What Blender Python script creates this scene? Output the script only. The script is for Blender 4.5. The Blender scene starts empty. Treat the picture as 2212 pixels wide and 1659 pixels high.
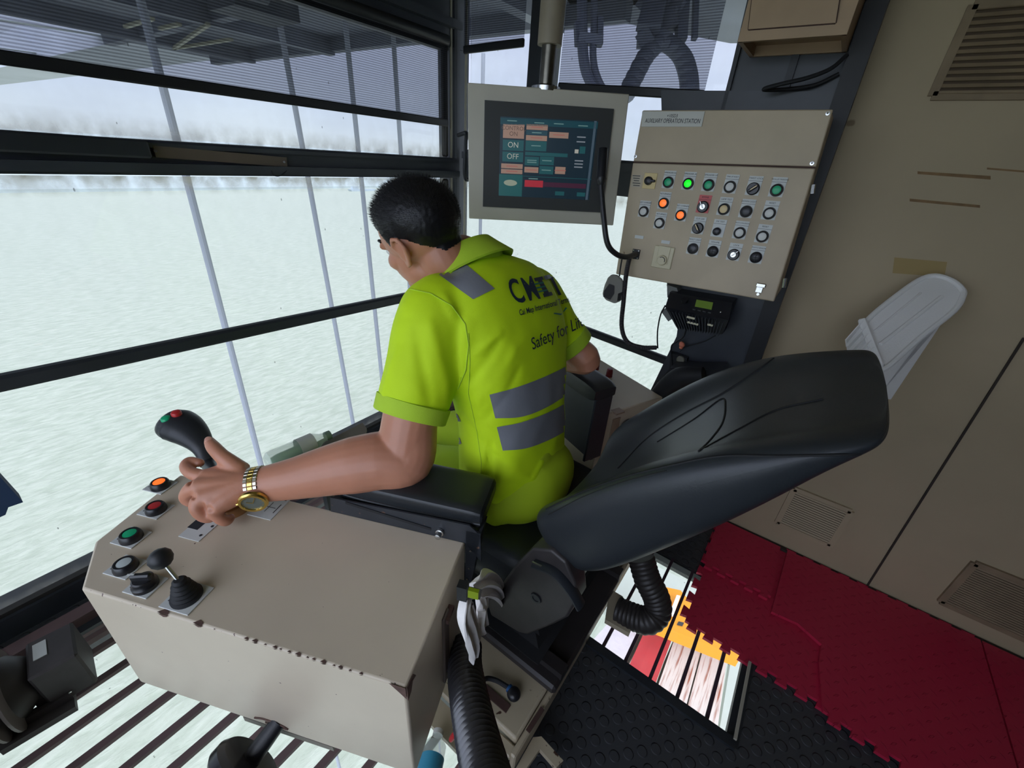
import bpy, bmesh, math, random
import numpy as np
from mathutils import Vector, Matrix, Quaternion, noise as mnoise
from mathutils.bvhtree import BVHTree
R = math.radians
random.seed(7)
scene = bpy.context.scene
COL = scene.collection

# ------------------------------------------------------------------ camera
FPX, CX, CY = 900.0, 1106.0, 829.5            # focal length and centre in pixels of the 2212x1659 frame
CAMH = 1.45
def _camrot():
    y, p, r = R(-55.9), R(28.6), R(4.3)
    c, s = math.cos(y), math.sin(y)
    Y = np.array([[c, 0, s], [0, 1, 0], [-s, 0, c]])
    P = np.array([[1, 0, 0], [0, math.cos(p), -math.sin(p)], [0, math.sin(p), math.cos(p)]])
    Z = np.array([[math.cos(r), -math.sin(r), 0], [math.sin(r), math.cos(r), 0], [0, 0, 1]])
    return Z @ P @ Y
CM = _camrot()                                  # rows: right, down, forward in (x, -z, y)
def _w(v): return Vector((v[0], v[2], -v[1]))
c_right, c_down, c_fwd = _w(CM[0]), _w(CM[1]), _w(CM[2])
CPOS = Vector((0, 0, CAMH))
cam_data = bpy.data.cameras.new('camera')
cam = bpy.data.objects.new('camera', cam_data)
COL.objects.link(cam)
cam_data.sensor_fit = 'HORIZONTAL'; cam_data.sensor_width = 36.0
cam_data.lens = 36.0 * FPX / 2212.0
cam_data.clip_start = 0.02; cam_data.clip_end = 6000
cam.matrix_world = Matrix.Translation(CPOS) @ Matrix((c_right, -c_down, -c_fwd)).transposed().to_4x4()
scene.camera = cam

# ------------------------------------------------------------------ view, sky, daylight
scene.view_settings.view_transform = 'Standard'
scene.view_settings.look = 'None'
scene.view_settings.gamma = 1
scene.view_settings.use_curve_mapping = False
scene.view_settings.exposure = 0.0
world = bpy.data.worlds.new('sky'); scene.world = world
world.use_nodes = True
_n, _l = world.node_tree.nodes, world.node_tree.links
_n.clear()
_bg = _n.new('ShaderNodeBackground'); _out = _n.new('ShaderNodeOutputWorld')
_tc = _n.new('ShaderNodeTexCoord'); _sx = _n.new('ShaderNodeSeparateXYZ'); _rp = _n.new('ShaderNodeValToRGB')
_l.new(_tc.outputs['Generated'], _sx.inputs[0])
_mr = _n.new('ShaderNodeMapRange'); _mr.inputs[1].default_value = -1; _mr.inputs[2].default_value = 1
_l.new(_sx.outputs[2], _mr.inputs[0])
_ns = _n.new('ShaderNodeTexNoise'); _ns.inputs['Scale'].default_value = 2.5; _ns.inputs['Detail'].default_value = 6
_mp = _n.new('ShaderNodeMapping'); _mp.inputs['Scale'].default_value = (1, 1, 3.5)
_l.new(_tc.outputs['Generated'], _mp.inputs[0]); _l.new(_mp.outputs[0], _ns.inputs[0])
_cr = _rp.color_ramp
_cr.elements[0].position = 0.47; _cr.elements[0].color = (0.72, 0.80, 0.84, 1)
_cr.elements[1].position = 1.0; _cr.elements[1].color = (0.86, 0.92, 1.05, 1)
_e = _cr.elements.new(0.53); _e.color = (0.60, 0.69, 0.86, 1)
_e = _cr.elements.new(0.64); _e.color = (0.68, 0.74, 0.97, 1)
_l.new(_mr.outputs[0], _rp.inputs[0])
_mx = _n.new('ShaderNodeMix'); _mx.data_type = 'RGBA'; _mx.blend_type = 'MULTIPLY'; _mx.inputs[0].default_value = 1.0
_r2 = _n.new('ShaderNodeValToRGB'); _r2.color_ramp.elements[0].position = .35; _r2.color_ramp.elements[0].color = (.9, .9, .93, 1)
_r2.color_ramp.elements[1].position = .65; _r2.color_ramp.elements[1].color = (1.08, 1.07, 1.04, 1)
_l.new(_ns.outputs[0], _r2.inputs[0]); _l.new(_rp.outputs[0], _mx.inputs[6]); _l.new(_r2.outputs[0], _mx.inputs[7])
# bright sky lobe behind and left of the camera, added to light the cab
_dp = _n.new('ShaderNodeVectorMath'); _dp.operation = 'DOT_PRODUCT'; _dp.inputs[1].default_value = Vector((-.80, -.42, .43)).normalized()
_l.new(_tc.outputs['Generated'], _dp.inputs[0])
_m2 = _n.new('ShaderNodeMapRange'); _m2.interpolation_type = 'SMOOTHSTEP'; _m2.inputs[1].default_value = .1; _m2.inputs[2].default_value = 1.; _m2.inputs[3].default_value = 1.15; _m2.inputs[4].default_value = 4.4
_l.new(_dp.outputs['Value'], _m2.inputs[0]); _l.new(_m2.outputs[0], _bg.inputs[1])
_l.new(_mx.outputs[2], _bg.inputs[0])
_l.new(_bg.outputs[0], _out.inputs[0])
sun_d = bpy.data.lights.new('sun', 'SUN'); sun = bpy.data.objects.new('sun', sun_d); COL.objects.link(sun)
sun_d.energy = 0.6; sun_d.angle = R(25); sun_d.color = (1.0, .97, .92)
sun.rotation_euler = (R(38), R(-30), 0)

# ------------------------------------------------------------------ points read off the photograph
def ray(u, v):
    return c_right * ((u - CX) / FPX) + c_down * ((v - CY) / FPX) + c_fwd
def onz(u, v, z): d = ray(u, v); return CPOS + d * ((z - CAMH) / d.z)
def onx(u, v, x): d = ray(u, v); return CPOS + d * (x / d.x)
def ony(u, v, y): d = ray(u, v); return CPOS + d * (y / d.y)
def dep(u, v, t): return CPOS + ray(u, v) * t
def onp(u, v, p0, n): d = ray(u, v); return CPOS + d * ((Vector(p0) - CPOS).dot(n) / d.dot(n))
def V(*a): return Vector(a)

# ------------------------------------------------------------------ materials
MATS = {}
def mat(name, col, rough=.5, metal=0., spec=.5, bump=0., bscale=40., var=0., vscale=6., speck=None, emit=None, estr=1., trans=0., alpha=1., coat=0., sub=0., bdist=.002):
    """principled material with optional colour variation, bump and scattered specks"""
    if name in MATS: return MATS[name]
    m = bpy.data.materials.new(name); m.use_nodes = True; MATS[name] = m
    n, l = m.node_tree.nodes, m.node_tree.links
    b = n['Principled BSDF']
    c = tuple(col) + (1,)
    b.inputs['Base Color'].default_value = c
    b.inputs['Roughness'].default_value = rough; b.inputs['Metallic'].default_value = metal
    b.inputs['Specular IOR Level'].default_value = spec
    b.inputs['Transmission Weight'].default_value = trans; b.inputs['Alpha'].default_value = alpha
    b.inputs['Coat Weight'].default_value = coat; b.inputs['Subsurface Weight'].default_value = sub
    if sub: b.inputs['Subsurface Radius'].default_value = (.012, .005, .003)
    if emit is not None:
        b.inputs['Emission Color'].default_value = tuple(emit) + (1,); b.inputs['Emission Strength'].default_value = estr
    tc = n.new('ShaderNodeTexCoord')
    last = None
    if var:
        t = n.new('ShaderNodeTexNoise'); t.inputs['Scale'].default_value = vscale; t.inputs['Detail'].default_value = 8
        l.new(tc.outputs['Object'], t.inputs[0])
        mx = n.new('ShaderNodeMix'); mx.data_type = 'RGBA'
        mx.inputs[6].default_value = tuple(x * (1 - var) for x in col) + (1,)
        mx.inputs[7].default_value = tuple(min(1, x * (1 + var)) for x in col) + (1,)
        r = n.new('ShaderNodeMapRange'); r.inputs[1].default_value = .3; r.inputs[2].default_value = .7
        l.new(t.outputs[0], r.inputs[0]); l.new(r.outputs[0], mx.inputs[0]); last = mx.outputs[2]
    if speck:
        sc, th, sc_col = speck
        t = n.new('ShaderNodeTexNoise'); t.inputs['Scale'].default_value = sc; t.inputs['Detail'].default_value = 3
        l.new(tc.outputs['Object'], t.inputs[0])
        r = n.new('ShaderNodeMapRange'); r.inputs[1].default_value = th; r.inputs[2].default_value = th + .03
        l.new(t.outputs[0], r.inputs[0])
        mx = n.new('ShaderNodeMix'); mx.data_type = 'RGBA'
        if last: l.new(last, mx.inputs[6])
        else: mx.inputs[6].default_value = c
        mx.inputs[7].default_value = tuple(sc_col) + (1,)
        l.new(r.outputs[0], mx.inputs[0]); last = mx.outputs[2]
    if last: l.new(last, b.inputs['Base Color'])
    if bump:
        t = n.new('ShaderNodeTexNoise'); t.inputs['Scale'].default_value = bscale; t.inputs['Detail'].default_value = 5
        l.new(tc.outputs['Object'], t.inputs[0])
        bp = n.new('ShaderNodeBump'); bp.inputs['Strength'].default_value = bump; bp.inputs['Distance'].default_value = bdist
        l.new(t.outputs[0], bp.inputs['Height']); l.new(bp.outputs[0], b.inputs['Normal'])
    return m
def sr(r, g, b):
    f = lambda x: (x / 255 / 12.92) if x / 255 <= .04045 else ((x / 255 + .055) / 1.055) ** 2.4
    return (f(r), f(g), f(b))

# ------------------------------------------------------------------ mesh builder
class MB:
    def __init__(s): s.v = []; s.f = []
    def add(s, vs, fs):
        o = len(s.v); s.v += [tuple(x) for x in vs]; s.f += [tuple(i + o for i in f) for f in fs]; return s
    def box(s, c, sz, rot=None, bev=0.):
        c = Vector(c); h = Vector(sz) / 2
        if bev > 0:
            bev = min(bev, min(h) * .95)
            vs = []; 
            for sx in (-1, 1):
                for sy in (-1, 1):
                    for sz_ in (-1, 1):
                        for ax in range(3):
                            p = [h.x - bev, h.y - bev, h.z - bev]; p[ax] += bev
                            vs.append(Vector((p[0] * sx, p[1] * sy, p[2] * sz_)))
            bm = bmesh.new()
            for q in vs: bm.verts.new(q)
            r = bmesh.ops.convex_hull(bm, input=bm.verts)
            bmesh.ops.dissolve_limit(bm, angle_limit=.01, verts=bm.verts, edges=bm.edges)
            bm.verts.index_update()
            vv = [q.co.copy() for q in bm.verts]; ff = [[q.index for q in f.verts] for f in bm.faces]; bm.free()
        else:
            vv = [Vector((x * h.x, y * h.y, z * h.z)) for x in (-1, 1) for y in (-1, 1) for z in (-1, 1)]
            ff = [(0, 1, 3, 2), (4, 6, 7, 5), (0, 4, 5, 1), (2, 3, 7, 6), (0, 2, 6, 4), (1, 5, 7, 3)]
        if rot is not None: vv = [rot @ q for q in vv]
        return s.add([q + c for q in vv], ff)
    def bar(s, a, b, w, h, up=(0, 0, 1), bev=0.):
        a, b = Vector(a), Vector(b); d = (b - a); L = d.length; d.normalize()
        up = Vector(up); sd = d.cross(up).normalized(); up = sd.cross(d).normalized()
        M = Matrix((d, sd, up)).transposed()
        return s.box((a + b) / 2, (L, w, h), M, bev)
    def cyl(s, a, b, r0, r1=None, n=20, caps=True):
        r1 = r0 if r1 is None else r1
        return s.tube([a, b], [r0, r1], n, caps)
    def tube(s, pts, rad, n=12, caps=True, flat=None, up=None):
        """sweep of circles (or ellipses: flat = (a, b) factors per point) along a path"""
        pts = [Vector(p) for p in pts]; N = len(pts)
        if not hasattr(rad, '__len__'): rad = [rad] * N
        T = []
        for i in range(N):
            t = pts[min(i + 1, N - 1)] - pts[max(i - 1, 0)]; T.append(t.normalized() if t.length > 1e-9 else V(0, 0, 1))
        ref = Vector(up) if up is not None else (V(0, 0, 1) if abs(T[0].z) < .9 else V(1, 0, 0))
        u = (ref - T[0] * ref.dot(T[0])).normalized()
        vs = []
        for i in range(N):
            if i: u = (u - T[i] * u.dot(T[i])).normalized()
            w = T[i].cross(u)
            fa, fb = (flat[i] if flat and isinstance(flat, list) else (flat or (1, 1)))
            for k in range(n):
                a = 2 * math.pi * k / n
                vs.append(pts[i] + (u * math.cos(a) * fa + w * math.sin(a) * fb) * rad[i])
        fs = [(i * n + k, i * n + (k + 1) % n, (i + 1) * n + (k + 1) % n, (i + 1) * n + k) for i in range(N - 1) for k in range(n)]
        if caps: fs += [tuple(reversed(range(n))), tuple((N - 1) * n + k for k in range(n))]
        return s.add(vs, fs)
    def loft(s, rings, caps=True, closed=True):
        n = len(rings[0]); N = len(rings); vs = [p for r in rings for p in r]
        m = n if closed else n - 1
        fs = [(i * n + k, i * n + (k + 1) % n, (i + 1) * n + (k + 1) % n, (i + 1) * n + k) for i in range(N - 1) for k in range(m)]
        if caps: fs += [tuple(reversed(range(n))), tuple((N - 1) * n + k for k in range(n))]
        return s.add(vs, fs)
    def lathe(s, c, axis, prof, n=24, caps=True):
        """prof = [(height along the axis, radius)...]"""
        c, axis = Vector(c), Vector(axis).normalized()
        ref = V(0, 0, 1) if abs(axis.z) < .9 else V(1, 0, 0)
        u = (ref - axis * ref.dot(axis)).normalized(); w = axis.cross(u)
        return s.loft([[c + axis * h + (u * math.cos(2 * math.pi * k / n) + w * math.sin(2 * math.pi * k / n)) * max(r, 1e-5) for k in range(n)] for h, r in prof], caps)
    def prism(s, poly, d):
        """extrude a planar outline (3-D points) by vector d"""
        n = len(poly); poly = [Vector(p) for p in poly]; d = Vector(d)
        return s.add(poly + [p + d for p in poly], [tuple(reversed(range(n))), tuple(range(n, 2 * n))] + [(k, (k + 1) % n, n + (k + 1) % n, n + k) for k in range(n)])
    def ell(s, c, rad, rot=None, nu=24, nv=16):
        c = Vector(c); rg = []
        for j in range(nv + 1):
            ph = math.pi * j / nv; z = -math.cos(ph); r = max(math.sin(ph), 1e-4)
            ring = []
            for k in range(nu):
                a = 2 * math.pi * k / nu; p = Vector((r * math.cos(a) * rad[0], r * math.sin(a) * rad[1], z * rad[2]))
                ring.append((rot @ p if rot is not None else p) + c)
            rg.append(ring)
        return s.loft(rg)
    def xf(s, M): s.v = [tuple(M @ Vector(p)) for p in s.v]; return s
    def mesh(s, name, smooth=None):
        me = bpy.data.meshes.new(name); me.from_pydata(s.v, [], s.f); me.validate(); 
        bm = bmesh.new(); bm.from_mesh(me); bmesh.ops.recalc_face_normals(bm, faces=bm.faces); bm.to_mesh(me); bm.free()
        if smooth is not None:
            me.polygons.foreach_set('use_smooth', [True] * len(me.polygons))
            if smooth < 179:
                bm = bmesh.new(); bm.from_mesh(me)
                for e in bm.edges:
                    if len(e.link_faces) == 2 and e.calc_face_angle(0) > R(smooth): e.smooth = False
                bm.to_mesh(me); bm.free()
        return me
    def build(s, name, m, parent=None, smooth=35):
        o = bpy.data.objects.new(name, s.mesh(name, smooth)); COL.objects.link(o)
        o.data.materials.append(m)
        if parent is not None: o.parent = parent
        return o
def tag(o, label=None, cat=None, group=None, kind=None):
    if label: o['label'] = label
    if cat: o['category'] = cat
    if group: o['group'] = group
    if kind: o['kind'] = kind
    return o
def empty(name, loc, label=None, cat=None, group=None, rz=0.):
    o = bpy.data.objects.new(name, None); COL.objects.link(o); o.location = loc; o.rotation_euler = (0, 0, rz)
    o.empty_display_size = .05
    return tag(o, label, cat, group)
def rel(mb, o):
    """mesh given in world coordinates, made local to a thing's empty"""
    M = (Matrix.Translation(o.location) @ o.rotation_euler.to_matrix().to_4x4()).inverted()
    return mb.xf(M)
def part(name, mb, m, root, smooth=35, label=None):
    o = rel(mb, root).build(name, m, root, smooth)
    if label: o['label'] = label
    return o
def struct(name, mb, m, smooth=35, parent=None):
    o = mb.build(name, m, parent, smooth)
    if parent is None: o['kind'] = 'structure'
    return o
def solid(name, mb, m, label, cat, group=None, smooth=35):
    """a thing that is one mesh, its origin at its middle"""
    vs = np.array(mb.v); c = Vector(vs.mean(axis=0)); c.z = float(vs[:, 2].min())
    mb.xf(Matrix.Translation(-c)); o = mb.build(name, m, None, smooth); o.location = c
    return tag(o, label, cat, group)
def text_mb(txt, size, M, bold=0., depth=.0006, align='CENTER', sx=1.):
    """lettering as thin raised mesh in the plane of M (x right, y up, z out)"""
    cu = bpy.data.curves.new('t', 'FONT'); cu.body = txt; cu.size = size; cu.align_x = align; cu.align_y = 'CENTER'
    cu.offset = bold; cu.extrude = depth; cu.resolution_u = 3
    ob = bpy.data.objects.new('t', cu); me = bpy.data.meshes.new_from_object(ob)
    mb = MB(); S = Matrix.Diagonal((sx, 1, 1, 1))
    mb.add([M @ S @ v.co for v in me.vertices], [tuple(p.vertices) for p in me.polygons])
    bpy.data.objects.remove(ob); bpy.data.curves.remove(cu); bpy.data.meshes.remove(me)
    return mb
def frame(o, x, y):
    """matrix with origin o, x right, y up (orthonormalised), z out"""
    x = Vector(x).normalized(); y = Vector(y); y = (y - x * y.dot(x)).normalized(); z = x.cross(y)
    M = Matrix((x, y, z)).transposed().to_4x4(); M.translation = Vector(o); return M
def spline(pts, n=8):
    """Catmull-Rom through the points"""
    P = [Vector(p) for p in pts]; P = [P[0] * 2 - P[1]] + P + [P[-1] * 2 - P[-2]]; out = []
    for i in range(1, len(P) - 2):
        for k in range(n):
            t = k / n
            out.append(.5 * ((2 * P[i]) + (P[i + 1] - P[i - 1]) * t + (2 * P[i - 1] - 5 * P[i] + 4 * P[i + 1] - P[i + 2]) * t * t + (3 * P[i] - P[i - 1] - 3 * P[i + 1] + P[i + 2]) * t ** 3))
    out.append(P[-2]); return out
def lerp_list(vals, n):
    """resample a list of numbers to n entries"""
    out = []
    for i in range(n):
        x = i * (len(vals) - 1) / (n - 1); k = min(int(x), len(vals) - 2); out.append(vals[k] + (vals[k + 1] - vals[k]) * (x - k))
    return out
def corrugated(path, r, pitch, depth, n=20):
    """ribbed hose along a path"""
    P = spline(path, 24); L = [0]
    for a, b in zip(P, P[1:]): L.append(L[-1] + (b - a).length)
    m = int(L[-1] / pitch * 4); pts = []; rad = []
    for i in range(m + 1):
        s = L[-1] * i / m
        k = max(j for j in range(len(L)) if L[j] <= s + 1e-9); k = min(k, len(P) - 2)
        t = (s - L[k]) / max(L[k + 1] - L[k], 1e-9); pts.append(P[k].lerp(P[k + 1], t)); rad.append(r - (depth if i % 4 in (0,) else (0 if i % 4 == 2 else depth * .35)))
    return MB().tube(pts, rad, n)
# ================================================================== materials used by several things
m_black = mat('black_paint', sr(38, 42, 48), .45, bump=.15, bscale=25, var=.25, vscale=4)
m_steel = mat('dark_blue_steel', sr(56, 60, 67), .4, var=.25, vscale=5, bump=.1)
m_gasket = mat('window_gasket', sr(60, 58, 56), .5)
m_gasket2 = mat('edge_strip', sr(150, 145, 128), .4, var=.2)
m_plastic = mat('black_plastic', sr(30, 31, 35), .4, bump=.1, bscale=300)
m_rubber = mat('black_rubber', sr(26, 27, 30), .65)
m_chrome = mat('chrome', (.6, .6, .58), .25, 1.)
m_beige = mat('beige_enamel', sr(196, 186, 166), .42, var=.07, vscale=7, speck=(60, .72, sr(95, 70, 60)), bump=.06, bscale=60)
m_white = mat('white_plastic', sr(225, 225, 220), .4)
m_plate = mat('label_plate', sr(205, 208, 205), .45)
m_ink = mat('dark_print', sr(40, 42, 48), .6)
m_rust = mat('bare_rusty_metal', sr(92, 68, 60), .8, var=.3, vscale=60, bump=.3, bscale=120)

def glass_mat(name, bands=(), speck_th=.73):
    """clean pane with dirt: bands = (height, half width, strength) of grime running across"""
    m = bpy.data.materials.new(name); m.use_nodes = True
    n, l = m.node_tree.nodes, m.node_tree.links; n.clear()
    out = n.new('ShaderNodeOutputMaterial'); tr = n.new('ShaderNodeBsdfTransparent'); gl = n.new('ShaderNodeBsdfGlossy')
    tr.inputs[0].default_value = (.97, .985, .98, 1); gl.inputs['Roughness'].default_value = .02
    fr = n.new('ShaderNodeFresnel'); fr.inputs[0].default_value = 1.3
    mx = n.new('ShaderNodeMixShader'); l.new(fr.outputs[0], mx.inputs[0]); l.new(tr.outputs[0], mx.inputs[1]); l.new(gl.outputs[0], mx.inputs[2])
    tc = n.new('ShaderNodeTexCoord'); sx = n.new('ShaderNodeSeparateXYZ'); l.new(tc.outputs['Object'], sx.inputs[0])
    big = n.new('ShaderNodeTexNoise'); big.inputs['Scale'].default_value = 16; big.inputs['Detail'].default_value = 12
    mp = n.new('ShaderNodeMapping'); mp.inputs['Scale'].default_value = (1.6, 1.6, 1.2)
    l.new(tc.outputs['Object'], mp.inputs[0]); l.new(mp.outputs[0], big.inputs[0])
    def M(op, a, b=None, c=None):
        q = n.new('ShaderNodeMath'); q.operation = op
        for i, x in enumerate((a, b, c)):
            if x is None: continue
            if isinstance(x, (int, float)): q.inputs[i].default_value = x
            else: l.new(x, q.inputs[i])
        return q.outputs[0]
    tot = None
    for z, w, s in bands:
        d = M('ABSOLUTE', M('SUBTRACT', sx.outputs[2], z)); d = M('SUBTRACT', 1.0, M('DIVIDE', d, w)); d = M('MAXIMUM', d, 0.)
        nz = M('ADD', M('MULTIPLY', big.outputs[0], 2.6), -.75); d = M('MULTIPLY', M('MULTIPLY', d, s), M('MAXIMUM', nz, 0.)); d = M('MINIMUM', d, .85)
        tot = d if tot is None else M('ADD', tot, d)
    veil = M('MULTIPLY', big.outputs[0], .07)
    tot = veil if tot is None else M('ADD', tot, veil)
    # short streak-like specks
    sp = n.new('ShaderNodeTexVoronoi'); sp.inputs['Scale'].default_value = 26; sp.feature = 'F1'
    mp2 = n.new('ShaderNodeMapping'); mp2.inputs['Rotation'].default_value = (.5, .7, .4); mp2.inputs['Scale'].default_value = (1., 1., .45)
    l.new(tc.outputs['Object'], mp2.inputs[0]); l.new(mp2.outputs[0], sp.inputs[0])
    pick = n.new('ShaderNodeSeparateColor'); l.new(sp.outputs['Color'], pick.inputs[0])
    lim = M('MULTIPLY', M('GREATER_THAN', pick.outputs[0], .8), .055); spk = M('LESS_THAN', sp.outputs['Distance'], lim)
    df = n.new('ShaderNodeBsdfDiffuse'); df.inputs[0].default_value = (.86, .80, .66, 1)
    tl = n.new('ShaderNodeBsdfTranslucent'); tl.inputs[0].default_value = (.95, .90, .78, 1)
    dm = n.new('ShaderNodeMixShader'); dm.inputs[0].default_value = .6; l.new(df.outputs[0], dm.inputs[1]); l.new(tl.outputs[0], dm.inputs[2])
    m2 = n.new('ShaderNodeMixShader'); l.new(tot, m2.inputs[0]); l.new(mx.outputs[0], m2.inputs[1]); l.new(dm.outputs[0], m2.inputs[2])
    dk = n.new('ShaderNodeBsdfDiffuse'); dk.inputs[0].default_value = (.05, .05, .06, 1)
    m3 = n.new('ShaderNodeMixShader'); l.new(M('MULTIPLY', spk, .55), m3.inputs[0]); l.new(m2.outputs[0], m3.inputs[1]); l.new(dk.outputs[0], m3.inputs[2])
    l.new(m3.outputs[0], out.inputs[0]); return m
m_glass_lo = glass_mat('front_glass_dirty', ((1.335, .065, .8), (.08, .04, .4)))
m_glass_up = glass_mat('upper_glass_dirty', ((1.415, .07, .42), (1.87, .03, .3)))
m_glass_side = glass_mat('side_glass_dirty', ((1.31, .03, .5),))
m_glass_floor = glass_mat('floor_glass', ())

def blind_mat():
    m = bpy.data.materials.new('perforated_blind_film'); m.use_nodes = True
    n, l = m.node_tree.nodes, m.node_tree.links; n.clear()
    out = n.new('ShaderNodeOutputMaterial'); tr = n.new('ShaderNodeBsdfTransparent'); tr.inputs[0].default_value = (.52, .53, .57, 1)
    tr2 = n.new('ShaderNodeBsdfTransparent'); tr2.inputs[0].default_value = (.30, .30, .33, 1)
    df = n.new('ShaderNodeBsdfPrincipled'); df.inputs['Base Color'].default_value = sr(62, 68, 80) + (1,); df.inputs['Roughness'].default_value = .5
    tc = n.new('ShaderNodeTexCoord'); sx = n.new('ShaderNodeSeparateXYZ'); l.new(tc.outputs['Object'], sx.inputs[0])
    a = n.new('ShaderNodeMath'); a.operation = 'MULTIPLY'; a.inputs[1].default_value = 2 * math.pi / .0075; l.new(sx.outputs[2], a.inputs[0])
    b = n.new('ShaderNodeMath'); b.operation = 'SINE'; l.new(a.outputs[0], b.inputs[0])
    c = n.new('ShaderNodeMath'); c.operation = 'GREATER_THAN'; c.inputs[1].default_value = 0.; l.new(b.outputs[0], c.inputs[0])
    m1 = n.new('ShaderNodeMixShader'); l.new(c.outputs[0], m1.inputs[0]); l.new(tr.outputs[0], m1.inputs[1]); l.new(tr2.outputs[0], m1.inputs[2])
    m2 = n.new('ShaderNodeMixShader'); m2.inputs[0].default_value = .12; l.new(m1.outputs[0], m2.inputs[1]); l.new(df.outputs[0], m2.inputs[2])
    l.new(m2.outputs[0], out.inputs[0]); return m
m_blind = blind_mat()

# ================================================================== the world outside
def water_mat():
    m = bpy.data.materials.new('river_water'); m.use_nodes = True
    n, l = m.node_tree.nodes, m.node_tree.links; b = n['Principled BSDF']
    b.inputs['Base Color'].default_value = (.70, .80, .67, 1); b.inputs['Roughness'].default_value = .35
    tc = n.new('ShaderNodeTexCoord'); mp = n.new('ShaderNodeMapping'); mp.inputs['Rotation'].default_value = (0, 0, R(20)); mp.inputs['Scale'].default_value = (.22, .7, 1)
    t = n.new('ShaderNodeTexNoise'); t.inputs['Scale'].default_value = 1.4; t.inputs['Detail'].default_value = 9; t.inputs['Roughness'].default_value = .6; t.inputs['Distortion'].default_value = .4
    l.new(tc.outputs['Object'], mp.inputs[0]); l.new(mp.outputs[0], t.inputs[0])
    bp = n.new('ShaderNodeBump'); bp.inputs['Strength'].default_value = .55; bp.inputs['Distance'].default_value = .5
    l.new(t.outputs[0], bp.inputs['Height']); l.new(bp.outputs[0], b.inputs['Normal'])
    mx = n.new('ShaderNodeMix'); mx.data_type = 'RGBA'; mx.inputs[6].default_value = (.37, .41, .32, 1); mx.inputs[7].default_value = (.47, .50, .41, 1)
    r = n.new('ShaderNodeMapRange'); r.inputs[1].default_value = .38; r.inputs[2].default_value = .62
    l.new(t.outputs[0], r.inputs[0]); l.new(r.outputs[0], mx.inputs[0]); l.new(mx.outputs[2], b.inputs['Base Color'])
    return m
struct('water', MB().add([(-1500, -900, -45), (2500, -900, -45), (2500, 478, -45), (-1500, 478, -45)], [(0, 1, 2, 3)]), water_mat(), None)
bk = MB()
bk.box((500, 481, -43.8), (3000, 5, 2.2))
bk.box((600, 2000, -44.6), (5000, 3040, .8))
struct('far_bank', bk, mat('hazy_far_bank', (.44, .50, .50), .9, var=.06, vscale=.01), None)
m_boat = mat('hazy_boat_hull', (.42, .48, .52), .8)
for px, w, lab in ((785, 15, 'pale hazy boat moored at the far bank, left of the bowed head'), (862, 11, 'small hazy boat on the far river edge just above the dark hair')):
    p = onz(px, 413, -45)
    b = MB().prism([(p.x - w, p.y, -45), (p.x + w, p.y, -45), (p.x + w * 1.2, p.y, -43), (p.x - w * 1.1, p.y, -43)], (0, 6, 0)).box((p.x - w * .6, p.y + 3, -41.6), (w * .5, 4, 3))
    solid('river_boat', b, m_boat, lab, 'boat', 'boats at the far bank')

# ropes hanging past the front of the cab
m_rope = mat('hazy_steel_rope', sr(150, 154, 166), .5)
for k, (a, b, w, lab) in enumerate((((350, 180), (560, 990), .040, 'thick grey steel hoist rope furthest left beyond the front window'),
        ((617, 120), (762, 910), .034, 'steel hoist rope second from the left beyond the front window'),
        ((750, 90), (822, 790), .034, 'steel hoist rope third from the left, ending behind the yellow shoulder'),
        ((850, 85), (864, 300), .034, 'steel hoist rope that drops behind the dark haired head'),
        ((1045, 60), (1038, 470), .036, 'steel hoist rope seen through the narrow pane left of the screen pole'))):
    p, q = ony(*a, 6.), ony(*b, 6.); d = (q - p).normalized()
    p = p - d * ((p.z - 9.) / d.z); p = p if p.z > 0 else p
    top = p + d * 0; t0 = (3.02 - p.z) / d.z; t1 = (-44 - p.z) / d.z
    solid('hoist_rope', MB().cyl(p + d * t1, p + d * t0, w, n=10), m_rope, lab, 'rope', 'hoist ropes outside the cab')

# the trolley and boom overhead
m_trol = mat('grey_trolley_paint', sr(98, 102, 116), .6, var=.25, vscale=.8)
m_boom = mat('hazy_boom_grey', sr(178, 182, 192), .6, var=.1, vscale=.3)  # distance haze is put into the boom's paler colour
gt = empty('crane_trolley', (2, 6, 3.0), 'dark grey trolley underside seen through the upper blind', 'trolley')
part('deck', MB().box((1.8, 7.7, 3.25), (8.0, 10.6, .4)).prism([(5.8, 3.4, 3.05), (6.1, 3.25, 3.05), (7.8, 2.0, 3.05), (9.2, -3.5, 3.05), (2.4, -3.5, 3.05), (2.4, 2.4, 3.05)], (0, 0, .4)), m_trol, gt)
b = MB()
for y in (3.5, 5.5, 8.2, 11): b.box((1.8, y, 2.93), (7.6, .18, .24))
for x in (-1.2, 1.4, 3.7, 5.6): b.box((x, 7.7, 2.96), (.16, 10.2, .2))
part('underside_beams', b, m_trol, gt)
b = MB().box((1.2, 3.9, 2.62), (.9, .7, .55)).box((2.7, 5.1, 2.68), (.6, .5, .45)).box((.4, 4.6, 2.75), (.35, 1.4, .3)).cyl((1.7, 4.6, 2.6), (2.5, 4.5, 2.6), .16)
part('drive_housing', b, mat('dark_machine_grey', sr(52, 56, 66), .6), gt)
m_galv = mat('galvanised_edge', sr(150, 148, 130), .5, .0)
for a, c in (((375, 105), (500, 85)), ((375, 105), (450, 52)), ((270, 58), (330, 40)), ((345, 62), (388, 52))):
    p, q = onz(*a, 2.8), onz(*c, 2.8)
    part('walkway_rail', MB().bar(p, q, .05, .04), m_galv, gt)
bo = empty('crane_boom', (4, 40, 3.0), 'hazy pale grey boom girders running out beyond the upper window', 'boom')
part('girder', MB().box((4.9, 46, 3.4), (1.8, 66, .8)), m_boom, bo)
part('girder', MB().box((-3.5, 46, 3.4), (1.6, 66, .8)), m_boom, bo)
b = MB()
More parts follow.
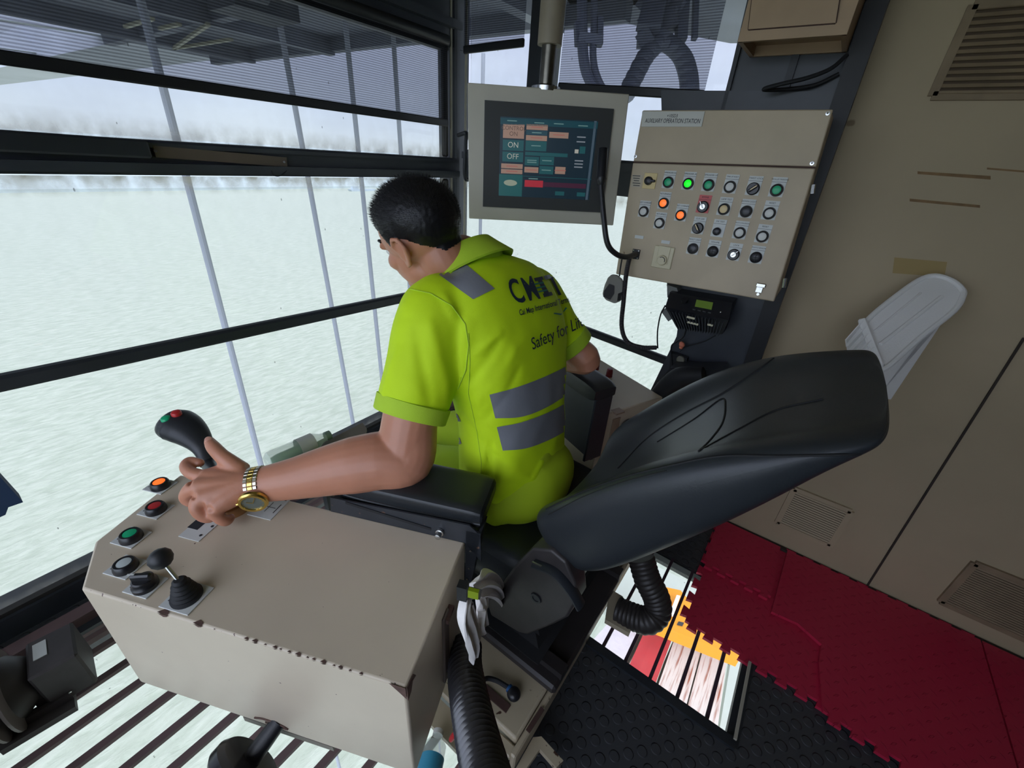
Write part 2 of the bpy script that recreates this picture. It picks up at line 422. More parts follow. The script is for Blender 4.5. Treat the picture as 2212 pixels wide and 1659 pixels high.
for i in range(10): b.bar((4.3, 14 + i * 6, 3.3), (-3.0, 17 + i * 6, 3.3), .35, .3)
part('cross_bracing', b, m_boom, bo)
# festoon cables and chain beyond the wide side window
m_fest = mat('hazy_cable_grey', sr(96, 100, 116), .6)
T = 3.6
fc = empty('festoon_cable', dep(1265, 30, T), 'looped festoon cables hanging beyond the right of the screen pole', 'cable')
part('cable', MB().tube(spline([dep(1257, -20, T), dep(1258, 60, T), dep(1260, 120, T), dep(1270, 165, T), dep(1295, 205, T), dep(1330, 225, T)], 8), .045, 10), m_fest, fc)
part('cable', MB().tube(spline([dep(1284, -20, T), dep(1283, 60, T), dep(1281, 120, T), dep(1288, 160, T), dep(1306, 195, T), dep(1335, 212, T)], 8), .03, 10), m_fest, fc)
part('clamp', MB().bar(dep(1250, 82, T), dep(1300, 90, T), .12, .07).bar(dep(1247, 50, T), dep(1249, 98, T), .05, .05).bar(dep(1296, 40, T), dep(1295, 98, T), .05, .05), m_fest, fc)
ch = MB()
T = 4.2
arch = spline([dep(1352, 205, T), dep(1372, 165, T), dep(1398, 118, T), dep(1432, 92, T), dep(1470, 118, T), dep(1486, 160, T), dep(1490, 205, T)], 7)
for i, p in enumerate(arch):
    ch.ell(p, (.085 + .02 * math.sin(i * 2.1), .1, .075), nu=8, nv=6)
for i in range(14):
    ch.box(dep(1395 + 80 * random.random(), 5 + 95 * random.random(), T), (.16, .16, .14), Matrix.Rotation(random.random() * 3, 3, 'X'))
ch.bar(dep(1400, 80, T), dep(1430, -60, T), .22, .3).bar(dep(1470, 90, T), dep(1480, -60, T), .1, .1).bar(dep(1500, 85, T), dep(1505, -60, T), .05, .05)
solid('energy_chain', ch, m_fest, 'dark arched chain shape seen through the wide side blind', 'chain')

# below: container stacks and the yellow spreader, seen through the rear floor window
ZB = -15.
def roof_quad(pts, z, th, nm, m, lab, cat, grp=None):
    P = [onz(u, v, z) for u, v in pts]; return solid(nm, MB().prism([(p.x, p.y, z - th) for p in P], (0, 0, th)), m, lab, cat, grp)
m_contw = mat('worn_white_container', (.62, .56, .58), .6, var=.06, vscale=1, bump=.4, bscale=3, bdist=.1)
m_contr = mat('red_container', sr(185, 48, 56), .6, var=.08, vscale=2)
m_contb = mat('rust_streaked_container', (.80, .70, .62), .7)
def streak():
    m = m_contb; n, l = m.node_tree.nodes, m.node_tree.links; b = n['Principled BSDF']
    tc = n.new('ShaderNodeTexCoord'); mp = n.new('ShaderNodeMapping'); mp.inputs['Scale'].default_value = (.5, 7., 1); mp.inputs['Rotation'].default_value = (0, 0, R(-8))
    t = n.new('ShaderNodeTexNoise'); t.inputs['Scale'].default_value = 1.6; t.inputs['Detail'].default_value = 8
    l.new(tc.outputs['Object'], mp.inputs[0]); l.new(mp.outputs[0], t.inputs[0])
    mx = n.new('ShaderNodeMix'); mx.data_type = 'RGBA'; mx.inputs[6].default_value = (.66, .58, .52, 1); mx.inputs[7].default_value = sr(150, 85, 62) + (1,)
    r = n.new('ShaderNodeMapRange'); r.inputs[1].default_value = .5; r.inputs[2].default_value = .68
    l.new(t.outputs[0], r.inputs[0]); l.new(r.outputs[0], mx.inputs[0]); l.new(mx.outputs[2], b.inputs['Base Color'])
streak()
roof_quad(((1270, 1395), (1350, 1305), (1404, 1330), (1322, 1474)), ZB, 2.4, 'shipping_container', m_contw, 'white container roof below the rear floor window, beside the duct', 'container', 'containers on the ship')
roof_quad(((1335, 1490), (1410, 1325), (1462, 1352), (1400, 1520)), ZB, 2.4, 'shipping_container', m_contr, 'red container roof below the rear floor window', 'container', 'containers on the ship')
roof_quad(((1408, 1520), (1465, 1358), (1520, 1385), (1470, 1570)), ZB, 2.4, 'shipping_container', m_contb, 'rust-streaked pale container roof next to the red one', 'container', 'containers on the ship')
roof_quad(((1474, 1570), (1523, 1387), (1572, 1412), (1545, 1610)), ZB, 2.4, 'shipping_container', m_contb, 'outermost rust-streaked pale container roof below the floor window', 'container', 'containers on the ship')
roof_quad(((1270, 1300), (1330, 1180), (1700, 1360), (1640, 1620), (1550, 1600), (1580, 1420)), ZB - 3, .5, 'hatch_cover', mat('pale_hatch', (.52, .55, .48), .7), 'pale hatch cover around the containers below', 'hatch')
sp = empty('container_spreader', onz(1480, 1340, -13.5), 'bright yellow container spreader below the rear floor window', 'spreader')
def zq(pts, z, th): 
    P = [onz(u, v, z) for u, v in pts]; return MB().prism([(p.x, p.y, z - th) for p in P], (0, 0, th))
part('frame', zq(((1385, 1335), (1410, 1262), (1470, 1275), (1500, 1310), (1620, 1370), (1600, 1420)), -13.5, .6), mat('spreader_yellow', sr(235, 150, 18), .5), sp)
part('telescopic_beam', zq(((1448, 1320), (1462, 1285), (1470, 1287), (1456, 1326)), -13.2, .2), m_white, sp)
part('marking', MB().add([onz(u, v, -13.47) for u, v in ((1466, 1342), (1478, 1345), (1474, 1353), (1462, 1350))], [(0, 1, 2, 3)]), m_ink, sp)

# ================================================================== cab shell
YF, XS = 1.70, 1.80
m_wall = mat('beige_wall_panel', sr(176, 160, 130), .65, var=.06, vscale=3, speck=(9, .74, sr(138, 120, 92)), bump=.08, bscale=30)
# front: sill, header, beam and left end
struct('wall_front', MB().box((.45, YF + .03, -.02), (2.72, .12, .2)).box((.45, YF - .08, -.06), (2.72, .16, .1)).box((.45, YF + .03, 2.1), (2.8, .12, .46)).box((.45, YF - .03, 1.95), (2.72, .06, .03)).box((-.93, YF, 1.1), (.12, .14, 2.3)), m_steel)
struct('trim_1', MB().box((.43, YF, 1.377), (2.74, .10, .09)).box((.43, YF - .06, 1.352), (2.70, .03, .025)).box((.43, YF - .055, 1.41), (2.70, .02, .012)), m_steel)
struct('trim_2', MB().box((1.845, YF + .03, 1.05), (.13, .10, 2.5), bev=.01).box((1.80, YF - .02, 1.05), (.035, .05, 2.5), bev=.008), m_steel)
g = MB()
for z0, z1 in ((.08, 1.325), (1.425, 1.87)):
    g.box((1.745, YF - .005, (z0 + z1) / 2), (.03, .03, z1 - z0), bev=.008)
g.box((.43, YF - .005, 1.865), (2.66, .025, .02)).box((.43, YF - .005, .085), (2.66, .025, .02))
struct('trim_3', g, m_gasket)
struct('trim_4', MB().box((1.765, YF - .03, 1.1), (.008, .008, 2.2)).box((1.79, 1.600, 1.1), (.008, .008, 2.2)), m_gasket2)
struct('window_1', MB().box((.43, YF + .01, 1.647), (2.66, .006, .45)), m_glass_up, None)
struct('window_2', MB().box((.43, YF + .01, .70), (2.66, .006, 1.25)), m_glass_lo, None)
pr, qr = ony(0, 827, YF - .05), ony(872, 643, YF - .05); dd = (qr - pr); 
struct('trim_5', MB().bar(pr - dd * .75, pr + dd * 1.30, .035, .045, bev=.008), m_black)
# side: corner, beam, mullion, rail
struct('wall_right', MB().box((1.83, -.87, 1.05), (.08, 1.9, 2.5)), m_wall)
sj = empty('trim_6', (1.8, 1.0, 1.4)); sj['kind'] = 'structure'
struct('side_beam', MB().box((XS + .03, .98, 1.40), (.08, 1.24, .13)).box((XS - .02, .98, 1.44), (.03, 1.24, .03)), m_steel, parent=sj).location = (-1.8, -1.0, -1.4)
struct('trim_7', MB().box((XS + .03, 1.20, 1.75), (.09, .11, .66), bev=.008), m_black)
struct('trim_8', MB().box((XS + .03, .95, 2.15), (.08, 1.4, .2)).box((XS + .03, .98, .02), (.08, 1.3, .25)), m_steel)
p, q = onx(1262, 712, XS - .03), onx(1450, 783, XS - .03); d = q - p
struct('trim_9', MB().bar(p - d * 1.75, q + d * .1, .03, .035, bev=.008), m_black)
struct('window_3', MB().box((XS + .03, 1.425, 1.76), (.006, .36, .6)), m_glass_side, None)
struct('window_4', MB().box((XS + .03, .80, 1.76), (.006, .74, .6)), m_glass_side, None)
struct('window_5', MB().box((XS + .03, 1.0, .74), (.006, 1.26, 1.2)), m_glass_side, None)
# dark column right of the side window
struct('trim_10', MB().prism([(1.70, .43, 2.3), (1.70, .40, 1.2), (1.70, .36, .85), (1.70, .42, .50), (1.70, .42, 0), (1.70, .05, 0), (1.70, .07, 1.1), (1.70, .10, 2.3)], (.12, 0, 0)), m_steel)
struct('trim_11', MB().bar((1.69, .05, 0), (1.69, .105, 2.3), .05, .05), mat('black_edge', sr(14, 15, 20), .5))
struct('trim_12', MB().box((1.70, .405, 1.95), (.03, .012, .7)).box((1.695, .245, 1.8), (.012, .02, .5)), m_black)
struct('trim_13', MB().bar(onx(1870, 1271, 1.783), onx(2212, 730, 1.783), .004, .006).box((1.775, -.9, .012), (.02, 1.9, .024)), mat('dark_joint', sr(52, 45, 38), .8))
# ceiling, rear and left walls
struct('ceiling', MB().box((.45, 0, 2.33), (2.9, 3.6, .06)), m_wall)
struct('wall_back', MB().box((.45, -1.78, 1.1), (2.9, .08, 2.6)), mat('dark_rear_wall', sr(92, 86, 76), .7))
struct('wall_left', MB().box((-.96, 0, .2), (.08, 3.5, .55)).box((-.96, 0, 2.22), (.08, 3.5, .2)).box((-.96, -1.2, 1.2), (.08, 1.1, 1.6)).box((-.96, .0, 1.2), (.08, .06, 1.6)), m_steel)
struct('window_6', MB().box((-.96, .0, 1.3), (.006, 3.3, 1.7)), m_glass_side, None)
# floor with studded rubber, opening at the front and a hatch window at the rear
def stud_floor():
    m = bpy.data.materials.new('studded_rubber'); m.use_nodes = True
    n, l = m.node_tree.nodes, m.node_tree.links; b = n['Principled BSDF']
    b.inputs['Base Color'].default_value = sr(60, 62, 66) + (1,); b.inputs['Roughness'].default_value = .45
    tc = n.new('ShaderNodeTexCoord'); v = n.new('ShaderNodeTexVoronoi'); v.inputs['Scale'].default_value = 24; v.inputs['Randomness'].default_value = .0
    mp = n.new('ShaderNodeMapping'); mp.inputs['Rotation'].default_value = (0, 0, R(45)); l.new(tc.outputs['Object'], mp.inputs[0]); l.new(mp.outputs[0], v.inputs[0])
    r = n.new('ShaderNodeMapRange'); r.inputs[1].default_value = .30; r.inputs[2].default_value = .36; r.inputs[3].default_value = 1; r.inputs[4].default_value = 0
    l.new(v.outputs['Distance'], r.inputs[0]); bp = n.new('ShaderNodeBump'); bp.inputs['Strength'].default_value = 1.; bp.inputs['Distance'].default_value = .004
    l.new(r.outputs[0], bp.inputs['Height']); l.new(bp.outputs[0], b.inputs['Normal']); return m
fl = MB(); Z = -.03
for x0, x1, y0, y1 in ((-.95, .90, -1.75, .27), (.90, 1.42, -1.75, -.26), (1.42, 1.80, -1.75, 1.62), (.90, 1.42, .26, .95), (.46, .90, .27, .95), (-.95, 1.80, 1.62, 1.80)):
    fl.box(((x0 + x1) / 2, (y0 + y1) / 2, Z), (x1 - x0, y1 - y0, .06))
struct('floor', fl, stud_floor(), None)
fr = MB().box((1.16, -.262, -.014), (.56, .035, .03)).box((1.16, .262, -.004), (.56, .03, .03)).box((.885, 0, -.004), (.03, .54, .03)).box((1.425, 0, -.016), (.03, .54, .03))
struct('trim_14', fr, m_black)
struct('trim_15', MB().bar(onz(1620, 1430, .03), onz(1588, 1597, .03), .008, .008), mat('pale_seal', sr(170, 165, 150), .5))
struct('window_7', MB().box((1.16, 0, -.045), (.52, .52, .006)), m_glass_floor, None)
m_bar = mat('brown_painted_bar', sr(120, 98, 100), .6, var=.12, vscale=9)
fg = empty('floor_grille', (.3, .9, -.05), 'brown steel bar grille over the water at the front of the floor', 'grille')
for i, y in enumerate((1.55, 1.452, 1.338, 1.240, 1.134, 1.028, .932, .83, .73, .63, .53, .43, .33)):
    part('bar', MB().box((.42, y, -.03), (2.7, .021, .014)), m_bar, fg)
part('edge_channel', MB().box((.42, 1.595, .0), (2.7, .05, .05)).box((.42, 1.50, -.02), (2.7, .02, .02)), m_bar, fg)
struct('window_8', MB().box((.42, .94, -.075), (2.7, 1.34, .006)), m_glass_floor, None)
m_tbar = mat('dark_hatch_bar', sr(70, 52, 66), .5)
rg = empty('hatch_guard', (1.16, 0, -.01), 'thin dark guard bars across the rear floor window', 'guard')
for y in (.225, .155, .075, -.01, -.098, -.188):
    part('bar', MB().box((1.16, y, -.004), (.53, .011, .011)), m_tbar, rg)
# black housing and brown plate on the front beam
bb = empty('beam_cover', ony(300, 330, YF - .06), 'black box with a brown plate fixed on the front window beam', 'cover')
part('housing', MB().bar(ony(-60, 300, YF - .07), ony(318, 322, YF - .07), .05, .045, bev=.005), m_black, bb)
part('name_plate', MB().bar(ony(332, 327, YF - .06), ony(618, 350, YF - .06), .012, .030), mat('brown_plate', sr(98, 86, 76), .5, var=.1), bb, label='brown metal plate')
for q in ((336, 326), (614, 350)): part('screw', MB().cyl(ony(*q, YF - .066), ony(*q, YF - .072), .004, n=10), m_chrome, bb)
part('wire_loop', MB().tube(spline([ony(585, 362, YF - .07), ony(590, 378, YF - .08), ony(605, 380, YF - .08), ony(618, 370, YF - .075), ony(622, 362, YF - .07)]), .0015, 6), m_rubber, bb)

# roller blinds
def blind(name, lab, p0, p1, ztop, plane_ax, grp='roller blinds on the cab windows'):
    o = empty(name, (p0 + p1) / 2, lab, 'blind', grp)
    up0, up1 = p0.copy(), p1.copy(); up0.z = up1.z = ztop
    part('film', MB().add([p0, p1, up1, up0], [(0, 1, 2, 3)]), m_blind, o, None)
    part('bottom_bar', MB().bar(p0, p1, .016, .030, bev=.004), m_plastic, o)
    part('guide_wire', MB().bar(p0 + (p1 - p0) * .995, V(p0.x + (p1.x - p0.x) * .995, p0.y + (p1.y - p0.y) * .995, p0.z - .22), .002, .002), m_gasket, o)
    part('roller', MB().cyl(up0, up1, .02), m_plastic, o)
    return o
p, q = ony(-10, 122, YF - .04), ony(968, 266, YF - .04); d = q - p
blind('roller_blind', 'long dark roller blind over the upper front window', p - d * .8, q - d * .002, 1.885, 0)
p, q = onx(1002, 108, XS - .02), onx(1132, 92, XS - .02)
blind('roller_blind', 'small roller blind in the narrow pane beside the corner post', p, q, 2.2, 1)
p, q = onx(1206, 188, XS - .02), onx(1520, 206, XS - .02)
blind('roller_blind', 'wide roller blind over the side window, behind the screen', p, q, 2.2, 1)
# grab handle on the corner post
solid('grab_handle', MB().tube(spline([onx(990, 292, XS - .03), onx(1008, 288, XS - .10), onx(1006, 310, XS - .12), onx(1004, 380, XS - .12), onx(1014, 388, XS - .08), onx(1022, 385, XS - .03)], 6), .009, 10), m_black, 'small black grab handle on the corner post left of the screen', 'handle')
# ================================================================== operator consoles
# local frame of a console: x runs forward, y runs outward, z up; origin at its inner rear corner on the floor
AL = math.atan2(.918, -.395)
HZ = .68
def wear_edges(m, edges, width=.012, sc=55, th=.52):
    """chipped paint along given straight edges, in the object's own coordinates: (axis a, value, axis b, value)"""
    n, l = m.node_tree.nodes, m.node_tree.links; b = n['Principled BSDF']
    src = b.inputs['Base Color'].links[0].from_socket if b.inputs['Base Color'].links else None
    tc = n.new('ShaderNodeTexCoord'); sx = n.new('ShaderNodeSeparateXYZ'); l.new(tc.outputs['Object'], sx.inputs[0])
    t = n.new('ShaderNodeTexNoise'); t.inputs['Scale'].default_value = sc; t.inputs['Detail'].default_value = 4; l.new(tc.outputs['Object'], t.inputs[0])
    t2 = n.new('ShaderNodeTexNoise'); t2.inputs['Scale'].default_value = 6; l.new(tc.outputs['Object'], t2.inputs[0])
    def M(op, a, b_=None):
        q = n.new('ShaderNodeMath'); q.operation = op
        for i, x in enumerate((a, b_)):
            if x is None: continue
            if isinstance(x, (int, float)): q.inputs[i].default_value = x
            else: l.new(x, q.inputs[i])
        return q.outputs[0]
    tot = None
    for (a, va, b2, vb) in edges:
        d = M('ADD', M('ABSOLUTE', M('SUBTRACT', sx.outputs[a], va)), M('ABSOLUTE', M('SUBTRACT', sx.outputs[b2], vb)))
        d = M('SUBTRACT', 1., M('DIVIDE', d, width)); d = M('MAXIMUM', d, 0.); tot = d if tot is None else M('MAXIMUM', tot, d)
    s = M('ADD', M('MULTIPLY', tot, .22), M('MULTIPLY', t.outputs[0], .7)); s = M('ADD', s, M('MULTIPLY', t2.outputs[0], .28))
    mask = M('MULTIPLY', M('GREATER_THAN', s, th + .1), M('GREATER_THAN', tot, .02))
    mx = n.new('ShaderNodeMix'); mx.data_type = 'RGBA'; mx.inputs[7].default_value = sr(86, 58, 54) + (1,)
    if src: l.new(src, mx.inputs[6])
    l.new(mask, mx.inputs[0]); l.new(mx.outputs[2], b.inputs['Base Color'])
m_cons = mat('console_enamel', sr(204, 190, 168), .38, var=.05, vscale=5, speck=(75, .735, sr(90, 66, 60)), bump=.05, bscale=50)
wear_edges(m_cons, [(1, .305, 2, HZ)], .007, 90, .64)
m_btn = {c: mat('button_' + c, v, .35, **k) for c, v, k in (
    ('green', sr(28, 178, 122), {}), ('green_lit', sr(10, 240, 40), dict(emit=sr(10, 240, 30), estr=.9)), ('red', sr(190, 45, 48), {}), ('white', sr(215, 215, 210), {}),
    ('cream', sr(225, 200, 150), {}), ('orange', sr(255, 110, 40), dict(emit=sr(255, 110, 40), estr=1.0)), ('black', sr(40, 40, 44), {}), ('clear', sr(195, 205, 205), {}), ('maroon', sr(130, 40, 50), {}))}
m_bezel = mat('black_bezel', sr(28, 28, 32), .35)

left = empty('operator_console', (.497, .431, 0), 'beige steel control console at the left of the seat, under the outstretched arm', 'console', 'consoles beside the seat', AL)
P2 = [(0, 0), (0, .305), (.66, .305), (.747, .216), (.766, 0)]
P1 = [(0, 0), (0, .305), (.672, .305), (.72, .216), (.735, 0)]
bd = MB().loft([[V(x, y, HZ) for x, y in P2], [V(x, y, .55) for x, y in [(0, 0), (0, .305), (.665, .305), (.742, .216), (.76, 0)]], [V(x, y, .345) for x, y in P1], [V(x * .97 + .01, y * .93 + .01, .325) for x, y in P1]])
body = bd.build('body', m_cons, left)
bv = body.modifiers.new('b', 'BEVEL'); bv.width = .005; bv.segments = 3; bv.limit_method = 'ANGLE'; bv.angle_limit = R(25)
# rear face: recessed slot plate and chipped corner
MB().box((-.003, .135, .50), (.006, .03, .24), bev=.0025).build('slot_cover', mat('dark_slot', sr(92, 80, 72), .5, var=.2), left)
MB().box((-.006, .125, .605), (.012, .035, .012)).build('latch', m_rust, left)
MB().prism([(-.001, .305, .68), (-.001, .28, .674), (-.001, .272, .655), (-.001, .285, .662), (-.001, .292, .645), (-.001, .305, .64)], (-.0012, 0, 0)).add([(.0, .306, .68), (.03, .306, .681), (.012, .306, .66), (0, .306, .645)], [(0, 1, 2, 3)]).build('paint_chip', m_rust, left)
def chip(x, s):
    pts = [(x - s, .3058, HZ - .001), (x - s * .6, .3058, HZ - s * .5), (x + s * .1, .3058, HZ - s * .75), (x + s * .7, .3058, HZ - s * .3), (x + s, .3058, HZ - .001)]
    t = [(x - s, .3052, HZ + .0008), (x - s * .7, .3052 - s * .55, HZ + .0008), (x + s * .2, .3052 - s * .8, HZ + .0008), (x + s, .3052, HZ + .0008)]
    return MB().add(pts, [(0, 1, 2, 3, 4)]).add(t, [(0, 1, 2, 3)])
for x, s in ((.475, .012), (.40, .010), (.365, .002), (.30, .005), (.283, .006), (.262, .003), (.243, .005), (.232, .003), (.215, .004), (.198, .006), (.18, .003), (.168, .004), (.15, .006), (.13, .003), (.118, .005), (.10, .003), (.08, .004)):
    chip(x, s).build('paint_chip', m_rust, left, None)
MB().tube(spline([(.365, .3062, .365), (.34, .3062, .374), (.30, .3062, .372), (.285, .3062, .362)], 5), .002, 6).box((.315, .3062, .360), (.05, .0015, .006)).build('scrape_mark', m_rust, left)
# underside rail and handwheel
MB().box((.30, .285, .318), (.22, .03, .018)).build('underside_rail', mat('grey_rail', sr(120, 112, 102), .5), left)
hw = empty('adjusting_handwheel', onp(572, 1600, left.location + V(-.918, -.395, 0) * .33, V(-.918, -.395, 0)), 'round black adjusting handwheel under the left console', 'handwheel')
hc = hw.location; ax = (dep(500, 1640, .78) - dep(545, 1580, .80)).normalized()
part('hub', MB().cyl(hc - ax * .04, hc + ax * .05, .017, .02, n=20), m_plastic, hw)
part('wheel', MB().lathe(hc + ax * .05, ax, [(-.018, .02), (-.016, .062), (-.006, .071), (.012, .073), (.02, .068), (.022, .060), (.010, .055), (.006, .02)], n=40), mat('glossy_black_knob', sr(26, 27, 30), .25), hw)
part('bolt', MB().cyl(hc - ax * .045 + V(.015, 0, 0), hc - ax * .03 + V(.015, 0, 0), .006, n=6), m_chrome, hw)

def plate_l(x, y, sx=.055, sy=.046, root=left, z=HZ, s=1, nm='label_plate'):
    o = MB().box((x, y * s, z + .0012), (sx, sy, .0024), bev=.0006).build(nm, m_plate, root)
    t = MB()
    for k in range(2): t.box((x + sx * .38 - k * .005, y * s, z + .0026), (.002, sy * (.55 - .15 * k), .0004))
    t.build('plate_print', m_ink, o); return o
def button_l(x, y, col, root=left, r=.0165, s=1, off=(-.004, .002)):
    plate_l(x, y, root=root, s=s)
    cx, cy = x + off[0], y * s + off[1]
    bz = MB().lathe((cx, cy, HZ + .002), (0, 0, 1), [(0, r + .004), (.006, r + .004), (.014, r + .002), (.0165, r), (.0165, r - .0035), (.013, r - .0035)], n=36).build('button_ring', m_bezel, root)
    MB().lathe((cx, cy, HZ + .002), (0, 0, 1), [(.01, r - .0038), (.0155, r - .0042), (.0163, r * .5), (.0164, .0005)], n=32).build('button_cap', m_btn[col], root)
button_l(.772, .048, 'orange'); button_l(.711, .112, 'red'); button_l(.687, .188, 'green'); button_l(.628, .247, 'clear')
# selector knob
plate_l(.555, .268)
kn = MB().lathe((.552, .270, HZ + .002), (0, 0, 1), [(0, .021), (.008, .021), (.012, .018), (.02, .0175), (.022, .015), (.022, .001)], n=30).build('selector_knob', m_bezel, left)
MB().box((.552, .270, HZ + .028), (.036, .011, .016), Matrix.Rotation(R(20), 3, 'Z'), bev=.003).build('knob_grip', m_bezel, kn)
MB().box((.566, .275, HZ + .0365), (.012, .003, .0012), Matrix.Rotation(R(20), 3, 'Z')).build('pointer', m_plate, kn)
# small lever with bellows
plate_l(.461, .268, .064, .058)
lv = MB().lathe((.461, .268, HZ + .002), (0, 0, 1), [(0, .026), (.005, .026), (.007, .022), (.011, .0235), (.014, .019), (.019, .021), (.022, .0165), (.027, .0185), (.031, .014), (.036, .016), (.040, .011), (.046, .012), (.05, .008), (.05, .001)], n=30).build('lever_boot', m_rubber, left)
lm = MB().cyl((.461, .268, HZ + .045), (.487, .262, HZ + .075), .0035, n=10).build('lever_stem', m_chrome, left)
MB().lathe((.485, .262, HZ + .072), V(.026, -.006, .03), [(0, .006), (.004, .013), (.012, .0185), (.022, .0195), (.031, .015), (.036, .006), (.0368, .0005)], n=26).build('lever_knob', mat('matt_black_knob', sr(34, 35, 38), .5), left)
# cards under the hand
cd = MB().box((.573, .128, HZ + .001), (.052, .062, .002)).build('control_card', m_plate, left)
MB().box((.588, .115, HZ + .0024), (.026, .040, .0006)).build('dark_field', m_ink, cd)
MB().lathe((.556, .145, HZ + .0022), (0, 0, 1), [(0, .003), (.0006, .003), (.0007, .0002)], n=14).build('print_dot', m_ink, cd)
MB().lathe((.553, .118, HZ + .0022), (0, 0, 1), [(0, .003), (.0006, .003), (.0007, .0002)], n=14).build('print_dot', m_ink, cd)
c2 = MB().box((.478, .034, HZ + .001), (.062, .066, .002)).build('control_card', m_plate, left)
MB().box((.478, .034, HZ + .0023), (.035, .0012, .0004)).box((.478, .034, HZ + .0023), (.0012, .03, .0004)).box((.478, .006, HZ + .0023), (.05, .002, .0004)).box((.50, .034, HZ + .0023), (.002, .02, .0004)).box((.456, .034, HZ + .0023), (.002, .028, .0004)).build('card_print', m_ink, c2)
# tan hand rest with the joystick
MB().lathe((.568, .052, HZ), (0, 0, 1), [(0, .052), (.012, .054), (.022, .05), (.026, .04), (.027, .001)], n=40).build('hand_rest', mat('tan_hand_rest', sr(165, 118, 72), .45, var=.12, vscale=20), left)
# armrest with its steel bracket
m_pad = mat('black_vinyl', sr(34, 37, 40), .42, bump=.15, bscale=400)
pd = MB()
rings = []
for i, x in enumerate(lerp_list([-.035, -.028, -.01, .06, .2, .31, .34], 14)):
    k = [ .55, .85, 1, 1, 1, 1, .7][min(6, int(i * 7 / 14))]
    w, h = .066 * (.8 + .2 * k), .030 * k
    rings.append([V(x, -.076 + w * max(-1, min(1, 1.25 * math.cos(a))), .738 + h * max(-1, min(1, 1.3 * math.sin(a)))) for a in [2 * math.pi * q / 28 for q in range(28)]])
pd.loft(rings)
ar = pd.build('armrest_pad', m_pad, left); sm = ar.modifiers.new('s', 'SUBSURF'); sm.levels = sm.render_levels = 1
MB().tube(spline([(-.03, -.012, .732), (.1, -.010, .728), (.25, -.010, .728), (.33, -.012, .732)], 6), .004, 8).build('piping', m_pad, ar)
br = MB().prism([(.335, .004, .68), (-.0, .004, .68), (-.04, .004, .63), (-.035, .004, .715), (-.01, .004, .738), (.33, .004, .725)], (0, -.004, 0))
br.prism([(.335, -.004, .68), (0, -.004, .68), (0, -.14, .68), (.335, -.14, .68)], (0, 0, .03)).prism([(-.036, .004, .72), (-.002, .004, .72), (-.002, .004, .50), (-.012, .004, .50)], (0, -.006, 0)).prism([(-.036, .0, .72), (-.03, .0, .72), (-.004, .0, .5), (-.008, .0, .5)], (0, -.05, 0))
b1 = br.build('armrest_bracket', mat('worn_black_bracket', sr(44, 47, 52), .45, var=.25, vscale=14, speck=(38, .66, sr(105, 80, 66))), left)
MB().bar((.29, .0052, .722), (.08, .0052, .700), .002, .007).build('slot', m_rubber, b1)
MB().lathe((.058, .005, .700), (0, 1, 0), [(0, .0095), (.006, .0095), (.007, .007), (.018, .007), (.019, .005), (.019, .0005)], n=18).build('bracket_bolt', m_chrome, b1)
for q in ((-.014, .66), (-.012, .60), (-.008, .56)): MB().lathe((q[0], .0045, q[1]), (0, 1, 0), [(0, .003), (.002, .003), (.0025, .0005)], n=10).build('rivet', m_chrome, b1)

# joystick (its own thing, standing on the console)
Fw, Ou = V(-.395, .918, 0), V(-.918, -.395, 0)
def L(f, o, z): return V(.497, .431, 0) + Fw * f + Ou * o + V(0, 0, z)
jb = L(.575, .05, .70)
js = empty('joystick', jb, 'black joystick handle with a green and a red button, gripped by the left hand', 'joystick')
J = [jb, L(.575, .046, .74), dep(452, 1003, 1.075), dep(437, 965, 1.09), dep(415, 930, 1.11), dep(390, 912, 1.13), dep(362, 903, 1.14)]
part('shaft', MB().tube(spline(J[:4], 6), lerp_list([.022, .019, .0175, .018], 19), 18, flat=(1.0, 1.0)), m_plastic, js)
J[3:] = [dep(438, 965, 1.09), dep(415, 938, 1.11), dep(388, 920, 1.125), dep(364, 913, 1.13), dep(353, 909, 1.13)]
pp = spline(J[2:], 7)
part('grip', MB().tube(pp, lerp_list([.0175, .0195, .026, .034, .041, .044, .040, .030, .010], len(pp)), 24, flat=(.82, 1.12), up=(0, 0, 1)), mat('soft_black_grip', sr(36, 38, 42), .42, bump=.1, bscale=200), js)
gtop = dep(362, 893, 1.12)
for (u, v, t, c, lab) in ((357, 901, 1.095, 'green', 'green button'), (379, 889, 1.105, 'red', 'red button')):
    q = dep(u, v, t); part('thumb_button', MB().lathe(q, V(-.05, -.1, 1) , [(-.02, .012), (-.004, .012), (-.001, .010), (.0005, .006), (.001, .0005)], n=20), m_btn[c], js, label=lab)

# right console, mirrored
right = empty('operator_console', (1.204, .424, 0), 'beige control console at the right of the seat with red push buttons', 'console', 'consoles beside the seat', math.atan2(.918, .395))
bd = MB().loft([[V(x, -y, HZ) for x, y in P2], [V(x, -y, .55) for x, y in P2], [V(x, -y, .345) for x, y in P1], [V(x * .97 + .01, -y * .93 - .01, .325) for x, y in P1]])
body2 = bd.build('body', m_cons, right); bv = body2.modifiers.new('b', 'BEVEL'); bv.width = .004; bv.segments = 2; bv.limit_method = 'ANGLE'; bv.angle_limit = R(25)
for x, y in ((.296, .222), (.220, .228), (.365, .215)):
    MB().lathe((x, -y, HZ), (0, 0, 1), [(0, .014), (.004, .014), (.005, .0125), (.012, .0135), (.03, .012), (.034, .010), (.0345, .0005)], n=24).build('push_button', m_btn['maroon'], right)
MB().box((-.001, -.07, .678), (.03, .04, .006)).box((-.004, -.07, .60), (.004, .035, .10)).build('hinge_clip', mat('worn_bracket', sr(150, 125, 105), .5), right)
MB().tube(spline([(-.006, -.02, .46), (-.02, -.08, .48), (-.018, -.16, .49)]), .004, 8).build('cable', m_rubber, right)
